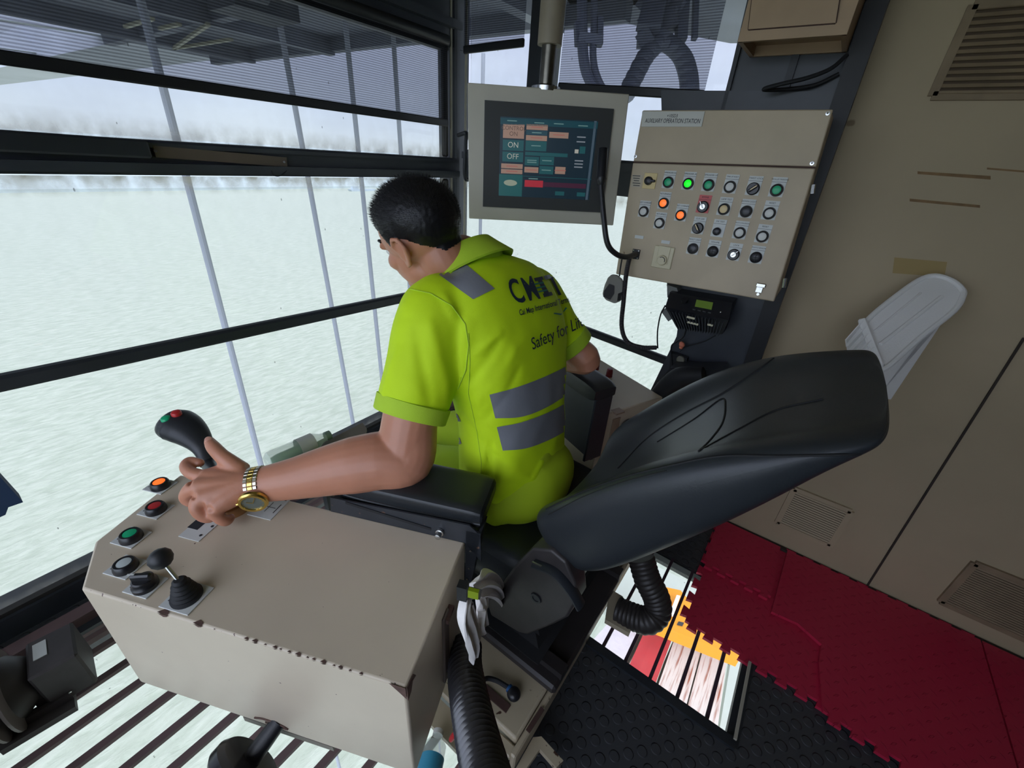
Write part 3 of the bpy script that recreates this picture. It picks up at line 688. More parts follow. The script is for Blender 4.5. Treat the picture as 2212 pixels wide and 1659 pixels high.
MB().lathe((-.002, -.13, .60), (-1, 0, 0), [(0, .03), (.004, .03), (.006, .026), (.006, .001)], n=24).build('socket_cover', mat('dark_grey_cover', sr(80, 76, 74), .5), right)
MB().lathe((-.002, -.09, .52), (-1, 0, 0), [(0, .014), (.006, .012), (.008, .001)], n=16).build('rusty_plug', m_rust, right)
rings = []
for i, x in enumerate((-.02, 0, .03, .12, .24, .34, .37)):
    k = (.55, .85, 1, 1, 1, .9, .6)[i]; w, h = .05 * (.8 + .2 * k), .032 * k
    rings.append([V(x, .03 + w * max(-1, min(1, 1.25 * math.cos(a))), .785 + h * max(-1, min(1, 1.3 * math.sin(a)))) for a in [2 * math.pi * q / 28 for q in range(28)]])
MB().loft(rings).build('armrest_pad', m_pad, right)
MB().box((.16, .034, .64), (.36, .012, .26)).box((-.015, .03, .64), (.012, .08, .26), bev=.004).build('armrest_bracket', m_black, right)

# ================================================================== driver's seat
seat = empty('driver_seat', (.85, .35, 0), 'black leather driver seat with a reclined backrest, worn plastic at its top', 'seat')
m_lea = mat('black_leather', sr(44, 48, 52), .42, bump=.12, bscale=260, spec=.45)
m_seam = mat('seam_shadow', sr(16, 17, 19), .7)
xc = .85
# backrest: rows along the height; each row a rounded section, left side visible
A_, N_ = V(0, -.75, .66).normalized(), V(0, .66, .75).normalized()      # along the backrest, and its forward normal
rows = [(.205, .735, .655, .20, .02), (.225, .765, .62, .235, .03), (.27, .782, .585, .258, .045), (.35, .797, .592, .27, .055), (.45, .815, .622, .277, .055), (.55, .828, .652, .275, .045), (.65, .828, .684, .268, .038), (.74, .815, .715, .25, .028), (.81, .797, .742, .228, .02), (.862, .782, .755, .21, .012), (.888, .774, .765, .18, .004)]
def backring(s, nf, nbk, hw, rec):
    ring = []; th = nf - nbk
    prof = [(-1, -.55, 0), (-1.02, -.22, 0), (-.97, -.04, 0), (-.88, 0, 0), (-.76, 0, .12), (-.62, 0, .62), (-.35, 0, .95), (0, 0, 1), (.35, 0, .95), (.62, 0, .62), (.76, 0, .12), (.88, 0, 0), (.97, -.04, 0), (1.02, -.22, 0), (1, -.55, 0), (.93, -.92, 0), (.5, -1, 0), (0, -1.02, 0), (-.5, -1, 0), (-.93, -.92, 0)]
    for px_, t, r in prof:
        ring.append(V(xc + px_ * hw, 0, 0) + A_ * s + N_ * (nf + t * th - r * rec))
    return ring
R_ = [backring(*r) for r in rows]
bk = part('backrest', MB().loft(R_), m_lea, seat); sm = bk.modifiers.new('s', 'SUBSURF'); sm.levels = sm.render_levels = 3
dg = bpy.context.evaluated_depsgraph_get()
def bvh_of(o):
    dg = bpy.context.evaluated_depsgraph_get(); dg.update()
    ev = o.evaluated_get(dg); me = ev.to_mesh(); M = o.matrix_world
    t = BVHTree.FromPolygons([M @ v.co for v in me.vertices], [tuple(p.vertices) for p in me.polygons]); ev.to_mesh_clear(); return t
bpy.context.view_layer.update()
bt = bvh_of(bk)
def on_surf(t, uvs, lift=.0, n=6):
    """pixels traced from the photograph laid on a surface"""
    out = []
    dense = []
    dense = [(q.x, q.y) for q in spline([V(u, v, 0) for u, v in uvs], n)]
    for u, v in dense:
        h = t.ray_cast(CPOS, ray(u, v).normalized())
        if h[0] is not None: out.append(h[0] + h[1].normalized() * lift)
    return out
def seam(uvs, nm='seam', r=.0022):
    p = on_surf(bt, uvs)
    if len(p) > 2: part(nm, MB().tube(spline(p, 2), r, 6), m_seam, seat)
seam([(1335, 1012), (1400, 945), (1480, 892), (1560, 850), (1640, 797), (1700, 752)])
seam([(1420, 955), (1500, 905), (1558, 862), (1567, 880), (1560, 915), (1535, 950), (1510, 975)])
seam([(1515, 972), (1600, 925), (1680, 885), (1780, 862)])
seam([(1180, 1100), (1260, 1062), (1350, 1030), (1450, 1005), (1560, 985), (1700, 985), (1890, 980)])
seam([(1185, 1112), (1262, 1072), (1350, 1040), (1440, 1017)], 'stitching', .0012)
# cushion
crow = [(.24, .21, .03), (.27, .24, .055), (.36, .255, .065), (.55, .26, .065), (.72, .255, .06), (.80, .24, .045), (.83, .21, .02)]
CR = []
for y, hw, h in crow:
    CR.append([V(xc + hw * cx_, y, .475 + h * cz_) for cx_, cz_ in ((-1, -.9), (-1.02, 0), (-.96, .9), (-.85, 1.25), (-.7, 1.1), (-.4, .75), (0, .65), (.4, .75), (.7, 1.1), (.85, 1.25), (.96, .9), (1.02, 0), (1, -.9), (.5, -1), (-.5, -1))])
cs = part('cushion', MB().loft(CR), m_lea, seat); sm = cs.modifiers.new('s', 'SUBSURF'); sm.levels = sm.render_levels = 2
# side cover of the recliner with hinge, arm and wear
m_cov = mat('worn_charcoal_cover', sr(58, 54, 54), .45, var=.2, vscale=16, bump=.1, bscale=80)
PX = .585
cv = [onx(u, v, PX) for u, v in ((1150, 1185), (1190, 1188), (1222, 1215), (1242, 1262), (1246, 1300), (1225, 1335), (1195, 1350), (1140, 1372), (1122, 1368), (1060, 1330), (1050, 1300), (1085, 1260), (1110, 1225))]
sc_ = part('recliner_cover', MB().prism(cv, (.05, 0, 0)), m_cov, seat); b_ = sc_.modifiers.new('b', 'BEVEL'); b_.width = .006; b_.segments = 3; b_.limit_method = 'ANGLE'
c0 = onx(1158, 1292, PX - .001)
part('cover_bolt', MB().lathe(c0, (-1, 0, 0), [(0, .015), (.003, .014), (.003, .009), (.001, .008), (.001, .0005)], n=20), m_black, seat)
part('recliner_arm', MB().tube(spline([onx(1155, 1215, PX - .006), onx(1200, 1235, PX - .006), onx(1235, 1275, PX - .006), onx(1255, 1310, PX - .006)], 6), .016, 10, flat=(.4, 1)), m_black, seat)
part('slot_highlight', MB().bar(onx(1150, 1215, PX - .014), onx(1170, 1225, PX - .014), .004, .006), m_chrome, seat)
part('seat_pan', MB().box((xc, .50, .425), (.46, .52, .04), bev=.01), m_plastic, seat)
part('suspension_bellows', MB().loft([[V(xc + w * sx, .53 + w * 1.15 * sy, z) for sx, sy in ((-1, -1), (1, -1), (1, 1), (-1, 1))] for z, w in ((.18, .225), (.215, .24), (.235, .20), (.265, .23), (.285, .195), (.315, .225), (.335, .19), (.37, .22), (.41, .21))]), m_rubber, seat)
part('suspension_frame', MB().box((xc - .02, .50, .165), (.46, .62, .035), bev=.008).box((xc - .20, .50, .19), (.035, .62, .03)).box((xc + .2, .50, .19), (.035, .62, .03)), mat('frame_black', sr(50, 46, 46), .5, var=.25), seat)
# white plastic bracket on the backrest's top edge
m_fog = bpy.data.materials.new('cloudy_plastic'); m_fog.use_nodes = True
b_ = m_fog.node_tree.nodes['Principled BSDF']; b_.inputs['Base Color'].default_value = (.96, .95, .91, 1); b_.inputs['Roughness'].default_value = .3; b_.inputs['Transmission Weight'].default_value = .12; b_.inputs['Subsurface Weight'].default_value = .3; b_.inputs['Subsurface Radius'].default_value = (.02, .02, .02); b_.inputs['IOR'].default_value = 1.25
_t = m_fog.node_tree.nodes.new('ShaderNodeTexNoise'); _t.inputs['Scale'].default_value = 60; _b = m_fog.node_tree.nodes.new('ShaderNodeBump'); _b.inputs['Strength'].default_value = .3; _b.inputs['Distance'].default_value = .002
m_fog.node_tree.links.new(_t.outputs[0], _b.inputs['Height']); m_fog.node_tree.links.new(_b.outputs[0], b_.inputs['Normal'])
hb = empty('headrest_bracket', dep(1870, 790, 1.22), 'cloudy white plastic headrest holder clamped on the seat top', 'bracket')
TB = 1.22
base = [dep(1825, 738, TB), dep(1868, 690, TB - .02), dep(1888, 700, TB - .03), dep(1935, 788, TB - .06), dep(1912, 838, TB - .03), dep(1898, 838, TB)]
base = [dep(1826, 735, TB + .02), dep(1862, 693, TB + .02), dep(1902, 795, TB - .06), dep(1848, 838, TB - .06)]
nrm = (base[1] - base[0]).cross(base[3] - base[0]).normalized()
part('foot', MB().prism(base, nrm * .03), m_fog, hb)
part('ridge', MB().bar(base[1], base[2], .02, .034, up=nrm, bev=.004), m_fog, hb)
for k in range(7):
    a = base[0].lerp(base[3], (k + .5) / 7); c = base[1].lerp(base[2], (k + .5) / 7)
    part('rib', MB().bar(a - nrm * .0, c, .003, .036, up=nrm), m_fog, hb)
tg = [(1864, 702), (1890, 676), (1935, 640), (1985, 605), (2020, 596), (2055, 606), (2078, 625), (2080, 640), (2060, 672), (1990, 728), (1925, 786), (1903, 800)]
FT = base[2].lerp(base[1], .5)
tdir = (dep(2070, 630, TB - .04) - dep(1885, 750, TB - .03)).normalized()
tn = tdir.cross((base[2] - base[1]).normalized()).normalized()
if tn.dot(CPOS - FT) < 0: tn = -tn
tp = [onp(u, v, FT, tn) for u, v in tg]
part('tongue', MB().prism([q - tn * .004 for q in tp], tn * .004), m_fog, hb)
part('tongue_rim', MB().tube(spline(tp, 5), .0075, 10), m_fog, hb)
mid0, mid1 = onp(1900, 745, FT, tn), onp(2035, 640, FT, tn)
part('stiffening_rib', MB().bar(mid0, mid1, .010, .012, up=tn, bev=.003), m_fog, hb)
part('stiffening_rib', MB().bar(onp(1888, 716, FT, tn), onp(1990, 632, FT, tn), .005, .008, up=tn, bev=.002), m_fog, hb)
fin = [dep(2040, 690, TB - .02), dep(1925, 862, TB + .05), dep(1895, 858, TB + .03), dep(1850, 838, TB), dep(1925, 790, TB + .02), dep(2000, 722, TB + .03)]
part('side_web', MB().prism(fin, -tn * .004), m_fog, hb)
# ================================================================== the operator
def skin_mat():
    m = mat('skin', sr(190, 131, 104), .43, sub=.12, bump=.12, bscale=160, var=.07, vscale=14, bdist=.0012); return m
m_skin = skin_mat()
m_shirt = mat('hi_vis_fabric', sr(205, 240, 12), .75, bump=.25, bscale=700, sub=0, bdist=.0008, var=.03, vscale=5)
m_shirt2 = mat('hi_vis_rib', sr(178, 212, 48), .8, bump=.4, bscale=500, bdist=.0008)
m_tape = mat('grey_reflective_tape', sr(128, 130, 136), .45, bump=.15, bscale=120)
m_print = mat('navy_print', sr(18, 42, 66), .6)
m_hair = mat('black_hair', sr(18, 17, 19), .45, spec=.4)

# head frame: +x to the person's left, +y where the face points, +z to the crown
Hc = dep(908, 517, 1.04)
Fh = (c_right * -.82 + c_down * .09 + c_fwd * .56).normalized()
Uh = (c_right * -.40 + c_down * -.80 + c_fwd * -.45); Uh = (Uh - Fh * Uh.dot(Fh)).normalized()
Lh = Uh.cross(Fh)                                  # person's left
HM = Matrix((Lh, Fh, Uh)).transposed().to_4x4(); HM.translation = Hc
KS = 1.10
def hp(x, y, z): return HM @ (V(x, y, z) * KS)
def hell(mb, c, rad, rx=0.):
    rot = HM.to_3x3() @ Matrix.Rotation(rx, 3, 'X'); return mb.ell(hp(*c), [r * KS for r in rad], rot)
C7 = V(.845, .675, 1.225)
bdy = MB()
hell(bdy, (0, -.012, .028), (.077, .098, .088))        # skull
hell(bdy, (0, .022, -.030), (.062, .070, .078))        # face
hell(bdy, (0, .045, -.082), (.042, .040, .034))        # jaw and chin
for s in (-1, 1):
    hell(bdy, (s * .036, .052, -.020), (.024, .030, .024))      # cheekbones
    hell(bdy, (s * .040, .014, -.062), (.022, .050, .034), .4)  # jaw line
    # ear: rim, lobe and bowl
    bdy.tube([hp(s * x, y, z) for x, y, z in ((.075, .004, -.004), (.083, .006, .018), (.088, -.006, .030), (.091, -.022, .026), (.089, -.028, .006), (.083, -.020, -.016), (.078, -.010, -.030), (.074, .0, -.034), (.072, .004, -.022))], [.005 * KS, .0055, .006, .006, .006, .006, .0065, .006, .004], 8)
    bdy.ell(hp(s * .078, -.009, .0), (.006, .018 * KS, .026 * KS), HM.to_3x3())
bdy.tube([hp(0, .086, .012), hp(0, .100, -.012), hp(0, .112, -.030), hp(0, .098, -.040)], [.008, .011, .015, .008], 12)   # nose
for s in (-1, 1): bdy.ell(hp(s * .013, .096, -.034), (.009, .011, .009))
bdy.tube([hp(-.022, .082, -.058), hp(-.008, .093, -.055), hp(.008, .093, -.055), hp(.022, .082, -.058)], [.004, .007, .007, .004], 8)
bdy.tube([hp(-.020, .080, -.066), hp(0, .091, -.067), hp(.020, .080, -.066)], [.004, .008, .004], 8)
bdy.tube([hp(-.045, .070, .020), hp(-.02, .084, .024), hp(.02, .084, .024), hp(.045, .070, .020)], [.010, .013, .013, .010], 10)
# neck
bdy.tube(spline([hp(0, -.035, -.02), hp(0, -.042, -.075), V(.842, .752, 1.195), V(.845, .705, 1.09)], 5), lerp_list([.062, .062, .064, .068, .072], 16), 20)
# torso core, inside the shirt
bdy.tube(spline([V(.845, .68, 1.09), V(.85, .62, 1.0), V(.85, .57, .8), V(.85, .55, .62), V(.85, .55, .58)], 5), [.09] * 21, 20, flat=(1.2, .8))
SHL, ELL, WRL = V(.662, .685, 1.085), onz(872, 990, .805), onz(556, 1048, .762)
SHR = V(1.045, .655, 1.075); ELR = onx(1262, 778, 1.135); WRR = V(1.235, .83, .80)
def limb(mb, pts, rads, n=20, sub=6, **k): 
    P = spline(pts, sub); return mb.tube(P, lerp_list(rads, len(P)), n, **k)
limb(bdy, [SHL + V(.04, 0, .0), SHL, SHL.lerp(ELL, .5) + V(-.004, -.008, 0) - c_right * .01, ELL + V(0, .004, .004)], [.075, .070, .066, .066, .064, .062])
fo = ELL.lerp(WRL, .35)
limb(bdy, [SHL.lerp(ELL, .72), ELL + V(.006, -.004, -.002), ELL.lerp(WRL, .18) + V(0, 0, .006), ELL.lerp(WRL, .45) + V(0, 0, .006), ELL.lerp(WRL, .75), WRL, onz(535, 1050, .765)], [.060, .062, .067, .069, .066, .057, .048, .041, .037, .036], 22)
limb(bdy, [SHR + V(-.04, 0, 0), SHR, SHR.lerp(ELR, .5), ELR], [.075, .068, .058, .05, .046])
limb(bdy, [SHR.lerp(ELR, .8), ELR, ELR.lerp(WRR, .5), WRR], [.048, .048, .046, .038, .030])
# left hand round the joystick
def hz(u, v, z): return onz(u, v, z)
W0 = hz(538, 1048, .764)
MC = [hz(440, 1030, .772), hz(420, 1052, .768), hz(430, 1078, .757), hz(462, 1098, .745)]
for q, r in zip(MC, (.0185, .0195, .0185, .017)):
    bdy.tube([W0, W0.lerp(q, .35), W0.lerp(q, .7), q], [.030, .0265, .0225, r], 14)
for q, q2 in zip(MC, MC[1:]):
    m_ = (q + q2) / 2; bdy.tube([W0.lerp(m_, .2), W0.lerp(m_, .6), m_], [.024, .021, .0165], 12)
web = hz(498, 1014, .775)
bdy.tube([W0, hz(515, 1026, .770), web, hz(470, 1020, .772), MC[0]], [.028, .026, .019, .016, .016], 12)
FING = [([MC[0], hz(414, 1022, .775), hz(401, 1008, .777), hz(410, 997, .778), hz(432, 1000, .778)], [.0155, .0140, .0130, .0120, .0100]),
        ([MC[1], hz(410, 1060, .760), hz(402, 1074, .742), hz(414, 1084, .730), hz(432, 1084, .724)], [.0175, .0165, .0145, .013, .010]),
        ([MC[2], hz(425, 1096, .742), hz(436, 1112, .724), hz(452, 1118, .714), hz(468, 1110, .712)], [.0165, .0155, .014, .0125, .010]),
        ([MC[3], hz(466, 1110, .730), hz(478, 1122, .716), hz(490, 1126, .708), hz(499, 1118, .706)], [.0155, .014, .0125, .0112, .009]),
        ([hz(522, 1020, .776), hz(500, 1002, .790), hz(478, 984, .803), hz(461, 966, .812), hz(453, 954, .816)], [.023, .0195, .0165, .0155, .0120])]
for P, r in FING:
    Q = spline(P, 5); bdy.tube(Q, lerp_list(r, len(Q)), 12); bdy.ell(Q[-1], (r[-1],) * 3, nu=12, nv=8)
THUMB = FING[4][0][-2:]
# right hand closed on its lever
Wr = WRR + V(.02, .05, -.01)
bdy.tube([WRR, Wr, Wr + V(.01, .05, -.005)], [.028, .032, .024], 14)
for k in range(4):
    a = Wr + V(-.03 + .02 * k, .045, .0); Q = spline([a, a + V(0, .03, -.005), a + V(0, .04, -.03), a + V(0, .02, -.045)], 4); bdy.tube(Q, lerp_list([.011, .010, .009], len(Q)), 10)
Q = spline([Wr + V(-.03, 0, 0), Wr + V(-.05, .025, -.01), Wr + V(-.045, .05, -.02)], 4); bdy.tube(Q, lerp_list([.014, .011], len(Q)), 10)
# legs and feet
HPL, HPR = V(.76, .53, .60), V(.94, .53, .60)
KL, KR = V(.755, .93, .47), V(.99, .95, .48); AL_, AR_ = V(.77, 1.08, .14), V(.98, 1.10, .14)
for h, k, a in ((HPL, KL, AL_), (HPR, KR, AR_)):
    limb(bdy, [h, h.lerp(k, .5), k, k.lerp(a, .5), a], [.082, .074, .062, .052, .052, .045, .038])
    bdy.tube([a + V(0, -.03, -.03), a + V(0, .06, -.05), a + V(0, .17, -.075)], [.040, .038, .028], 14)
def remeshed(mb, vox, smooth_it, sm_f=.5):
    me = mb.mesh('tmp'); o = bpy.data.objects.new('tmp', me); COL.objects.link(o)
    r = o.modifiers.new('r', 'REMESH'); r.mode = 'VOXEL'; r.voxel_size = vox; r.use_smooth_shade = True
    s = o.modifiers.new('s', 'SMOOTH'); s.factor = sm_f; s.iterations = smooth_it
    dg = bpy.context.evaluated_depsgraph_get(); dg.update()
    out = bpy.data.meshes.new_from_object(o.evaluated_get(dg)); bpy.data.objects.remove(o); return out
def obj_from(me, name, m, root, label=None):
    """world-space mesh to a child of the root's empty"""
    me.name = name; o = bpy.data.objects.new(name, me); COL.objects.link(o)
    me.materials.clear(); me.materials.append(m)
    if root is not None: me.transform((Matrix.Translation(root.location) @ root.rotation_euler.to_matrix().to_4x4()).inverted()); o.parent = root
    me.polygons.foreach_set('use_smooth', [True] * len(me.polygons))
    if label: o['label'] = label
    return o
def bvh_me(me): return BVHTree.FromPolygons([v.co.copy() for v in me.vertices], [tuple(p.vertices) for p in me.polygons])
person = empty('person', (.85, .55, 0), 'person in a hi-vis yellow-green polo shirt leaning forward, left hand on the joystick', 'person')
me_b = remeshed(bdy, .0034, 5)
bvb = bvh_me(me_b)
# ---- hair: a shell lifted off the scalp, with short strands
HI = HM.inverted()
def scalp(p):
    """how far above the hairline a head point lies (head units, >0 on the hair)"""
    q = (HI @ p) / KS; x, y, z = abs(q.x), q.y, q.z
    if y > .02: line = .050 + (y - .02) * .15
    elif y > -.03: line = .034 - (.02 - y) * .3 
    else: line = .019 - (-.03 - y) * 1.05
    if -.012 < y < .022 and x > .05: line = .012          # sideburn
    return z - max(line, -.062)
vs = [v.co.copy() for v in me_b.vertices]; ns = [v.normal.copy() for v in me_b.vertices]
mp_ = {}; hv = []; hf = []
lo = Hc
for p in me_b.polygons:
    c = p.center
    if (c - Hc).length > .16: continue
    q = (HI @ c) / KS
    if q.z < -.036 or abs(q.x) > .0815 or q.y < -.112 or q.length > .122: continue
    if scalp(c) < 0: continue
    for i in p.vertices:
        if i not in mp_: mp_[i] = len(hv); hv.append(i)
    hf.append([mp_[i] for i in p.vertices])
hb_ = MB(); pts = []
for i in hv:
    s = max(0., min(1., scalp(vs[i]) / .035)); q = (HI @ vs[i]) / KS
    top = max(0., min(1., (q.z + .01) / .07))
    n_ = mnoise.noise(vs[i] * 160) * .0012
    pts.append(vs[i] + ns[i] * (.0008 + (.003 + .009 * top) * s ** .7 + n_ * s))
hb_.add(pts, hf)
rnd = random.Random(3)
for f in hf:
    if rnd.random() < .75:
        a = sum((pts[i] for i in f), V(0, 0, 0)) / len(f); nn = sum((ns[hv[i]] for i in f), V(0, 0, 0)).normalized()
        q = (HI @ a) / KS; s = max(0., min(1., scalp(a) / .035)); top = max(0., min(1., (q.z + .0) / .07))
        L_ = (.003 + .009 * top * (.6 + .8 * rnd.random())) * s
        d = (nn + V(rnd.uniform(-.35, .35), rnd.uniform(-.35, .35), rnd.uniform(-.35, .35)) + (Uh * .15 + Fh * .25) * top).normalized()
        sd = d.orthogonal().normalized() * .0006; s2 = d.cross(sd)
        hb_.add([a - nn * .002 + sd, a - nn * .002 + s2, a - nn * .002 - sd, a + d * L_], [(0, 1, 3), (1, 2, 3), (2, 0, 3)])
obj_from(me_b, 'body', m_skin, person)
ho = part('hair', hb_, m_hair, person, 180)
for s in (-1, 1):
    part('eye', MB().ell(hp(s * .030, .069, .006), (.0125,) * 3), m_white, person); part('eyebrow', MB().tube([hp(s * .018, .092, .030), hp(s * .034, .084, .034), hp(s * .046, .070, .030)], [.003, .004, .002], 8), m_hair, person)

tv = (CPOS - THUMB[1]).normalized(); td = (THUMB[1] - THUMB[0]).normalized(); ts = td.cross(tv).normalized(); tv = ts.cross(td).normalized()
part('nail', MB().ell(THUMB[1] - td * .003 + tv * .0112, (.0075, .0095, .0018), Matrix((ts, td, tv)).transposed()), mat('nail', sr(214, 160, 140), .3), person)
# ---- polo shirt
sh = MB()
SP = [(V(.85, .545, .54), .185, .125), (V(.85, .545, .62), .190, .125), (V(.85, .552, .70), .188, .122), (V(.85, .560, .80), .182, .120), (V(.85, .578, .90), .190, .126), (V(.848, .605, 1.0), .205, .132), (V(.846, .642, 1.08), .208, .132), (V(.845, .685, 1.145), .185, .112), (V(.844, .712, 1.180), .118, .080), (V(.843, .722, 1.195), .080, .062)]
tn_ = []
ringsT = []
for i, (c, hw, hd) in enumerate(SP):
    a, b = SP[max(i - 1, 0)][0], SP[min(i + 1, len(SP) - 1)][0]; t = (b - a).normalized(); X = V(1, 0, 0); Y = t.cross(X).normalized()
    ring = []
    for k in range(40):
        th = 2 * math.pi * k / 40; cs_, sn = math.cos(th), math.sin(th); e = .82
        x = math.copysign(abs(cs_) ** e, cs_) * hw; y = math.copysign(abs(sn) ** e, sn) * hd
        # shoulder blades and the hollow of the spine on the back
        ring.append(c + X * x + Y * y)
    ringsT.append(ring)
# interpolate rings smoothly
fine = []
for k in range(40):
    fine.append(spline([r[k] for r in ringsT], 5))
ringsF = [[fine[k][j] for k in range(40)] for j in range(len(fine[0]))]
sh.loft(ringsF)
CUF = SHL.lerp(ELL, .60) + V(-.004, .004, 0) 
limb(sh, [SHL + V(.09, .01, .02), SHL + V(.005, 0, .012), SHL.lerp(ELL, .33) + V(-.004, 0, .0), CUF], [.090, .094, .090, .088, .087, .086], 28)
CUR = SHR.lerp(ELR, .72)
limb(sh, [SHR + V(-.09, .01, .02), SHR + V(0, 0, .01), SHR.lerp(ELR, .4), CUR], [.085, .086, .078, .070, .066], 28)
me_s = remeshed(sh, .007, 12, .6)
# soft folds pressed into the cloth
def fold(p, a, b, w, h):
    ab = b - a; t = max(0., min(1., (p - a).dot(ab) / ab.length_squared)); d = (p - (a + ab * t)).length
    return h * math.exp(-(d / w) ** 2) * math.sin(math.pi * (.15 + .7 * t))
FOL = []
def fo_(uv0, uv1, d, w, h): FOL.append((dep(*uv0, d), dep(*uv1, d), w, h))
me_s.update()
bs = bvh_me(me_s)
def hit(u, v):
    h = bs.ray_cast(CPOS, ray(u, v).normalized()); return h[0], h[1]
def fold_px(u0, v0, u1, v1, w, h):
    a, b = hit(u0, v0)[0], hit(u1, v1)[0]
    if a and b: FOL.append((a, b, w, h))
for f in ((1008, 700, 1000, 830, .016, .012), (985, 690, 960, 640, .012, .007), (1020, 770, 1080, 720, .010, .006), (1020, 820, 1075, 745, .010, -.007), (1030, 870, 1110, 760, .012, .007), (1050, 905, 1120, 800, .011, -.006),
          (860, 760, 830, 850, .014, .006), (900, 720, 930, 880, .014, -.007), (930, 700, 965, 860, .012, .007), (985, 930, 1100, 1020, .014, .008), (1000, 900, 1085, 1000, .012, -.008), (1180, 1040, 1110, 1020, .014, .008), (1230, 990, 1120, 1050, .014, -.009), (1010, 1010, 1075, 1080, .012, .008), (1060, 960, 1050, 1080, .010, -.009), (1170, 1000, 1090, 1100, .012, .009), (1240, 960, 1180, 1060, .012, .007), (870, 660, 990, 680, .01, .003)):
    fold_px(*f)
me_s.calc_loop_triangles()
for v in me_s.vertices:
    d = sum(fold(v.co, *f) for f in FOL) + mnoise.noise(v.co * 9) * .004 + mnoise.noise(v.co * 22 + V(3, 1, 7)) * .0018
    v.co += v.normal * d
me_s.update(); bs = bvh_me(me_s)
body_shirt = obj_from(me_s.copy(), 'polo_shirt', m_shirt, person)
def drape(pts_uv, m, name, lift=.0015, nu=24, nv=8, thick=.001, root=person, label=None):
    """a patch whose four photographed corners are laid on the shirt"""
    (a, b, c, d) = [V(u, v, 0) for u, v in pts_uv]; grid = []
    for j in range(nv + 1):
        row = []
        for i in range(nu + 1):
            p = a.lerp(b, i / nu).lerp(d.lerp(c, i / nu), j / nv)
            h = bs.ray_cast(CPOS, ray(p.x, p.y).normalized()); row.append(h[0] + h[1].normalized() * lift if h[0] else None)
        grid.append(row)
    mb = MB(); idx = {}
    for j in range(nv + 1):
        for i in range(nu + 1):
            if grid[j][i] is not None: idx[(i, j)] = len(mb.v); mb.v.append(tuple(grid[j][i]))
    for j in range(nv):
        for i in range(nu):
            q = [(i, j), (i + 1, j), (i + 1, j + 1), (i, j + 1)]
            if all(k in idx for k in q):
                P = [V(*mb.v[idx[k]]) for k in q]
                if max((P[0] - P[2]).length, (P[1] - P[3]).length) < .06: mb.f.append(tuple(idx[k] for k in q))
    return part(name, mb, m, root, 180, label) if mb.f else None
# reflective bands, as quads in steps so they curve with the back
def band(top, bot, name='reflective_band', m=m_tape):
    mb = MB(); n = 14
    T_, B_ = spline([V(u, v, 0) for u, v in top], 10), spline([V(u, v, 0) for u, v in bot], 10)
    rows_ = []
    for j in range(n + 1):
        row = []
        for a, b in zip(T_, B_):
            p = a.lerp(b, j / n); h = bs.ray_cast(CPOS, ray(p.x, p.y).normalized()); row.append(h[0] + h[1].normalized() * .0016 if h[0] else None)
        rows_.append(row)
    idx = {}
    for j, row in enumerate(rows_):
        for i, p in enumerate(row):
            if p is not None: idx[(i, j)] = len(mb.v); mb.v.append(tuple(p))
    for j in range(n):
        for i in range(len(T_) - 1):
            q = [(i, j), (i + 1, j), (i + 1, j + 1), (i, j + 1)]
            if all(k in idx for k in q):
                P = [V(*mb.v[idx[k]]) for k in q]
                if max((P[0] - P[2]).length, (P[1] - P[3]).length) < .05: mb.f.append(tuple(idx[k] for k in q))
    if mb.f: part(name, mb, m, person, 180)
band([(1057, 852), (1110, 838), (1165, 818), (1215, 795), (1262, 768)], [(1070, 903), (1125, 900), (1175, 882), (1225, 852), (1264, 828)])
band([(1073, 922), (1125, 912), (1180, 892), (1225, 868), (1264, 842)], [(1086, 973), (1135, 968), (1185, 950), (1230, 925), (1266, 900)])
band([(968, 884), (980, 888), (990, 896)], [(952, 912), (968, 910), (996, 910)])
band([(950, 912), (966, 912), (982, 914)], [(962, 958), (980, 964), (998, 958)])
band([(936, 586), (960, 566), (980, 562), (1000, 566)], [(1022, 647), (1036, 640), (1052, 632), (1068, 624)])
# lettering on the back
def letter(txt, u0, v0, u1, v1, upx, hpx, m, nm, bold=0., sx=1., skew=0.):
    """text laid on the shirt along the photographed baseline"""
    cu = bpy.data.curves.new('t', 'FONT'); cu.body = txt; cu.size = 1; cu.align_x = 'LEFT'; cu.offset = bold; cu.resolution_u = 4
    ob = bpy.data.objects.new('t', cu); me = bpy.data.meshes.new_from_object(ob)
    bm = bmesh.new(); bm.from_mesh(me); bmesh.ops.subdivide_edges(bm, edges=[e for e in bm.edges if e.calc_length() > .25], cuts=3, use_grid_fill=False); bmesh.ops.triangulate(bm, faces=bm.faces)
    W_ = max(v.co.x for v in bm.verts); base = V(u0, v0, 0); dx = V(u1 - u0, v1 - v0, 0)
    mb = MB(); ok = {}
    for v in bm.verts:
        p = base + dx * (v.co.x / W_) + V(upx, hpx, 0) * v.co.y
        h = bs.ray_cast(CPOS, ray(p.x, p.y).normalized())
        if h[0]: ok[v.index] = len(mb.v); mb.v.append(tuple(h[0] + h[1].normalized() * .003))
    for f in bm.faces:
        if all(v.index in ok for v in f.verts): mb.f.append(tuple(ok[v.index] for v in f.verts))
    bm.free(); bpy.data.objects.remove(ob); bpy.data.curves.remove(cu)
    if mb.f: part(nm, mb, m, person, None)
letter('C', 1110, 656, 1135, 651, -30, -70, m_print, 'back_print', .018)
letter('M', 1140, 650, 1166, 645, -29, -68, m_print, 'back_print', .018)
letter('T', 1194, 640, 1221, 633, -31, -60, m_print, 'back_print', .022)
drape([(1157, 602), (1166, 600), (1187, 637), (1177, 640)], m_print, 'back_print', .0022, 4, 8)
drape([(1152, 602), (1170, 598), (1173, 605), (1155, 609)], m_print, 'back_print', .0022, 6, 3)
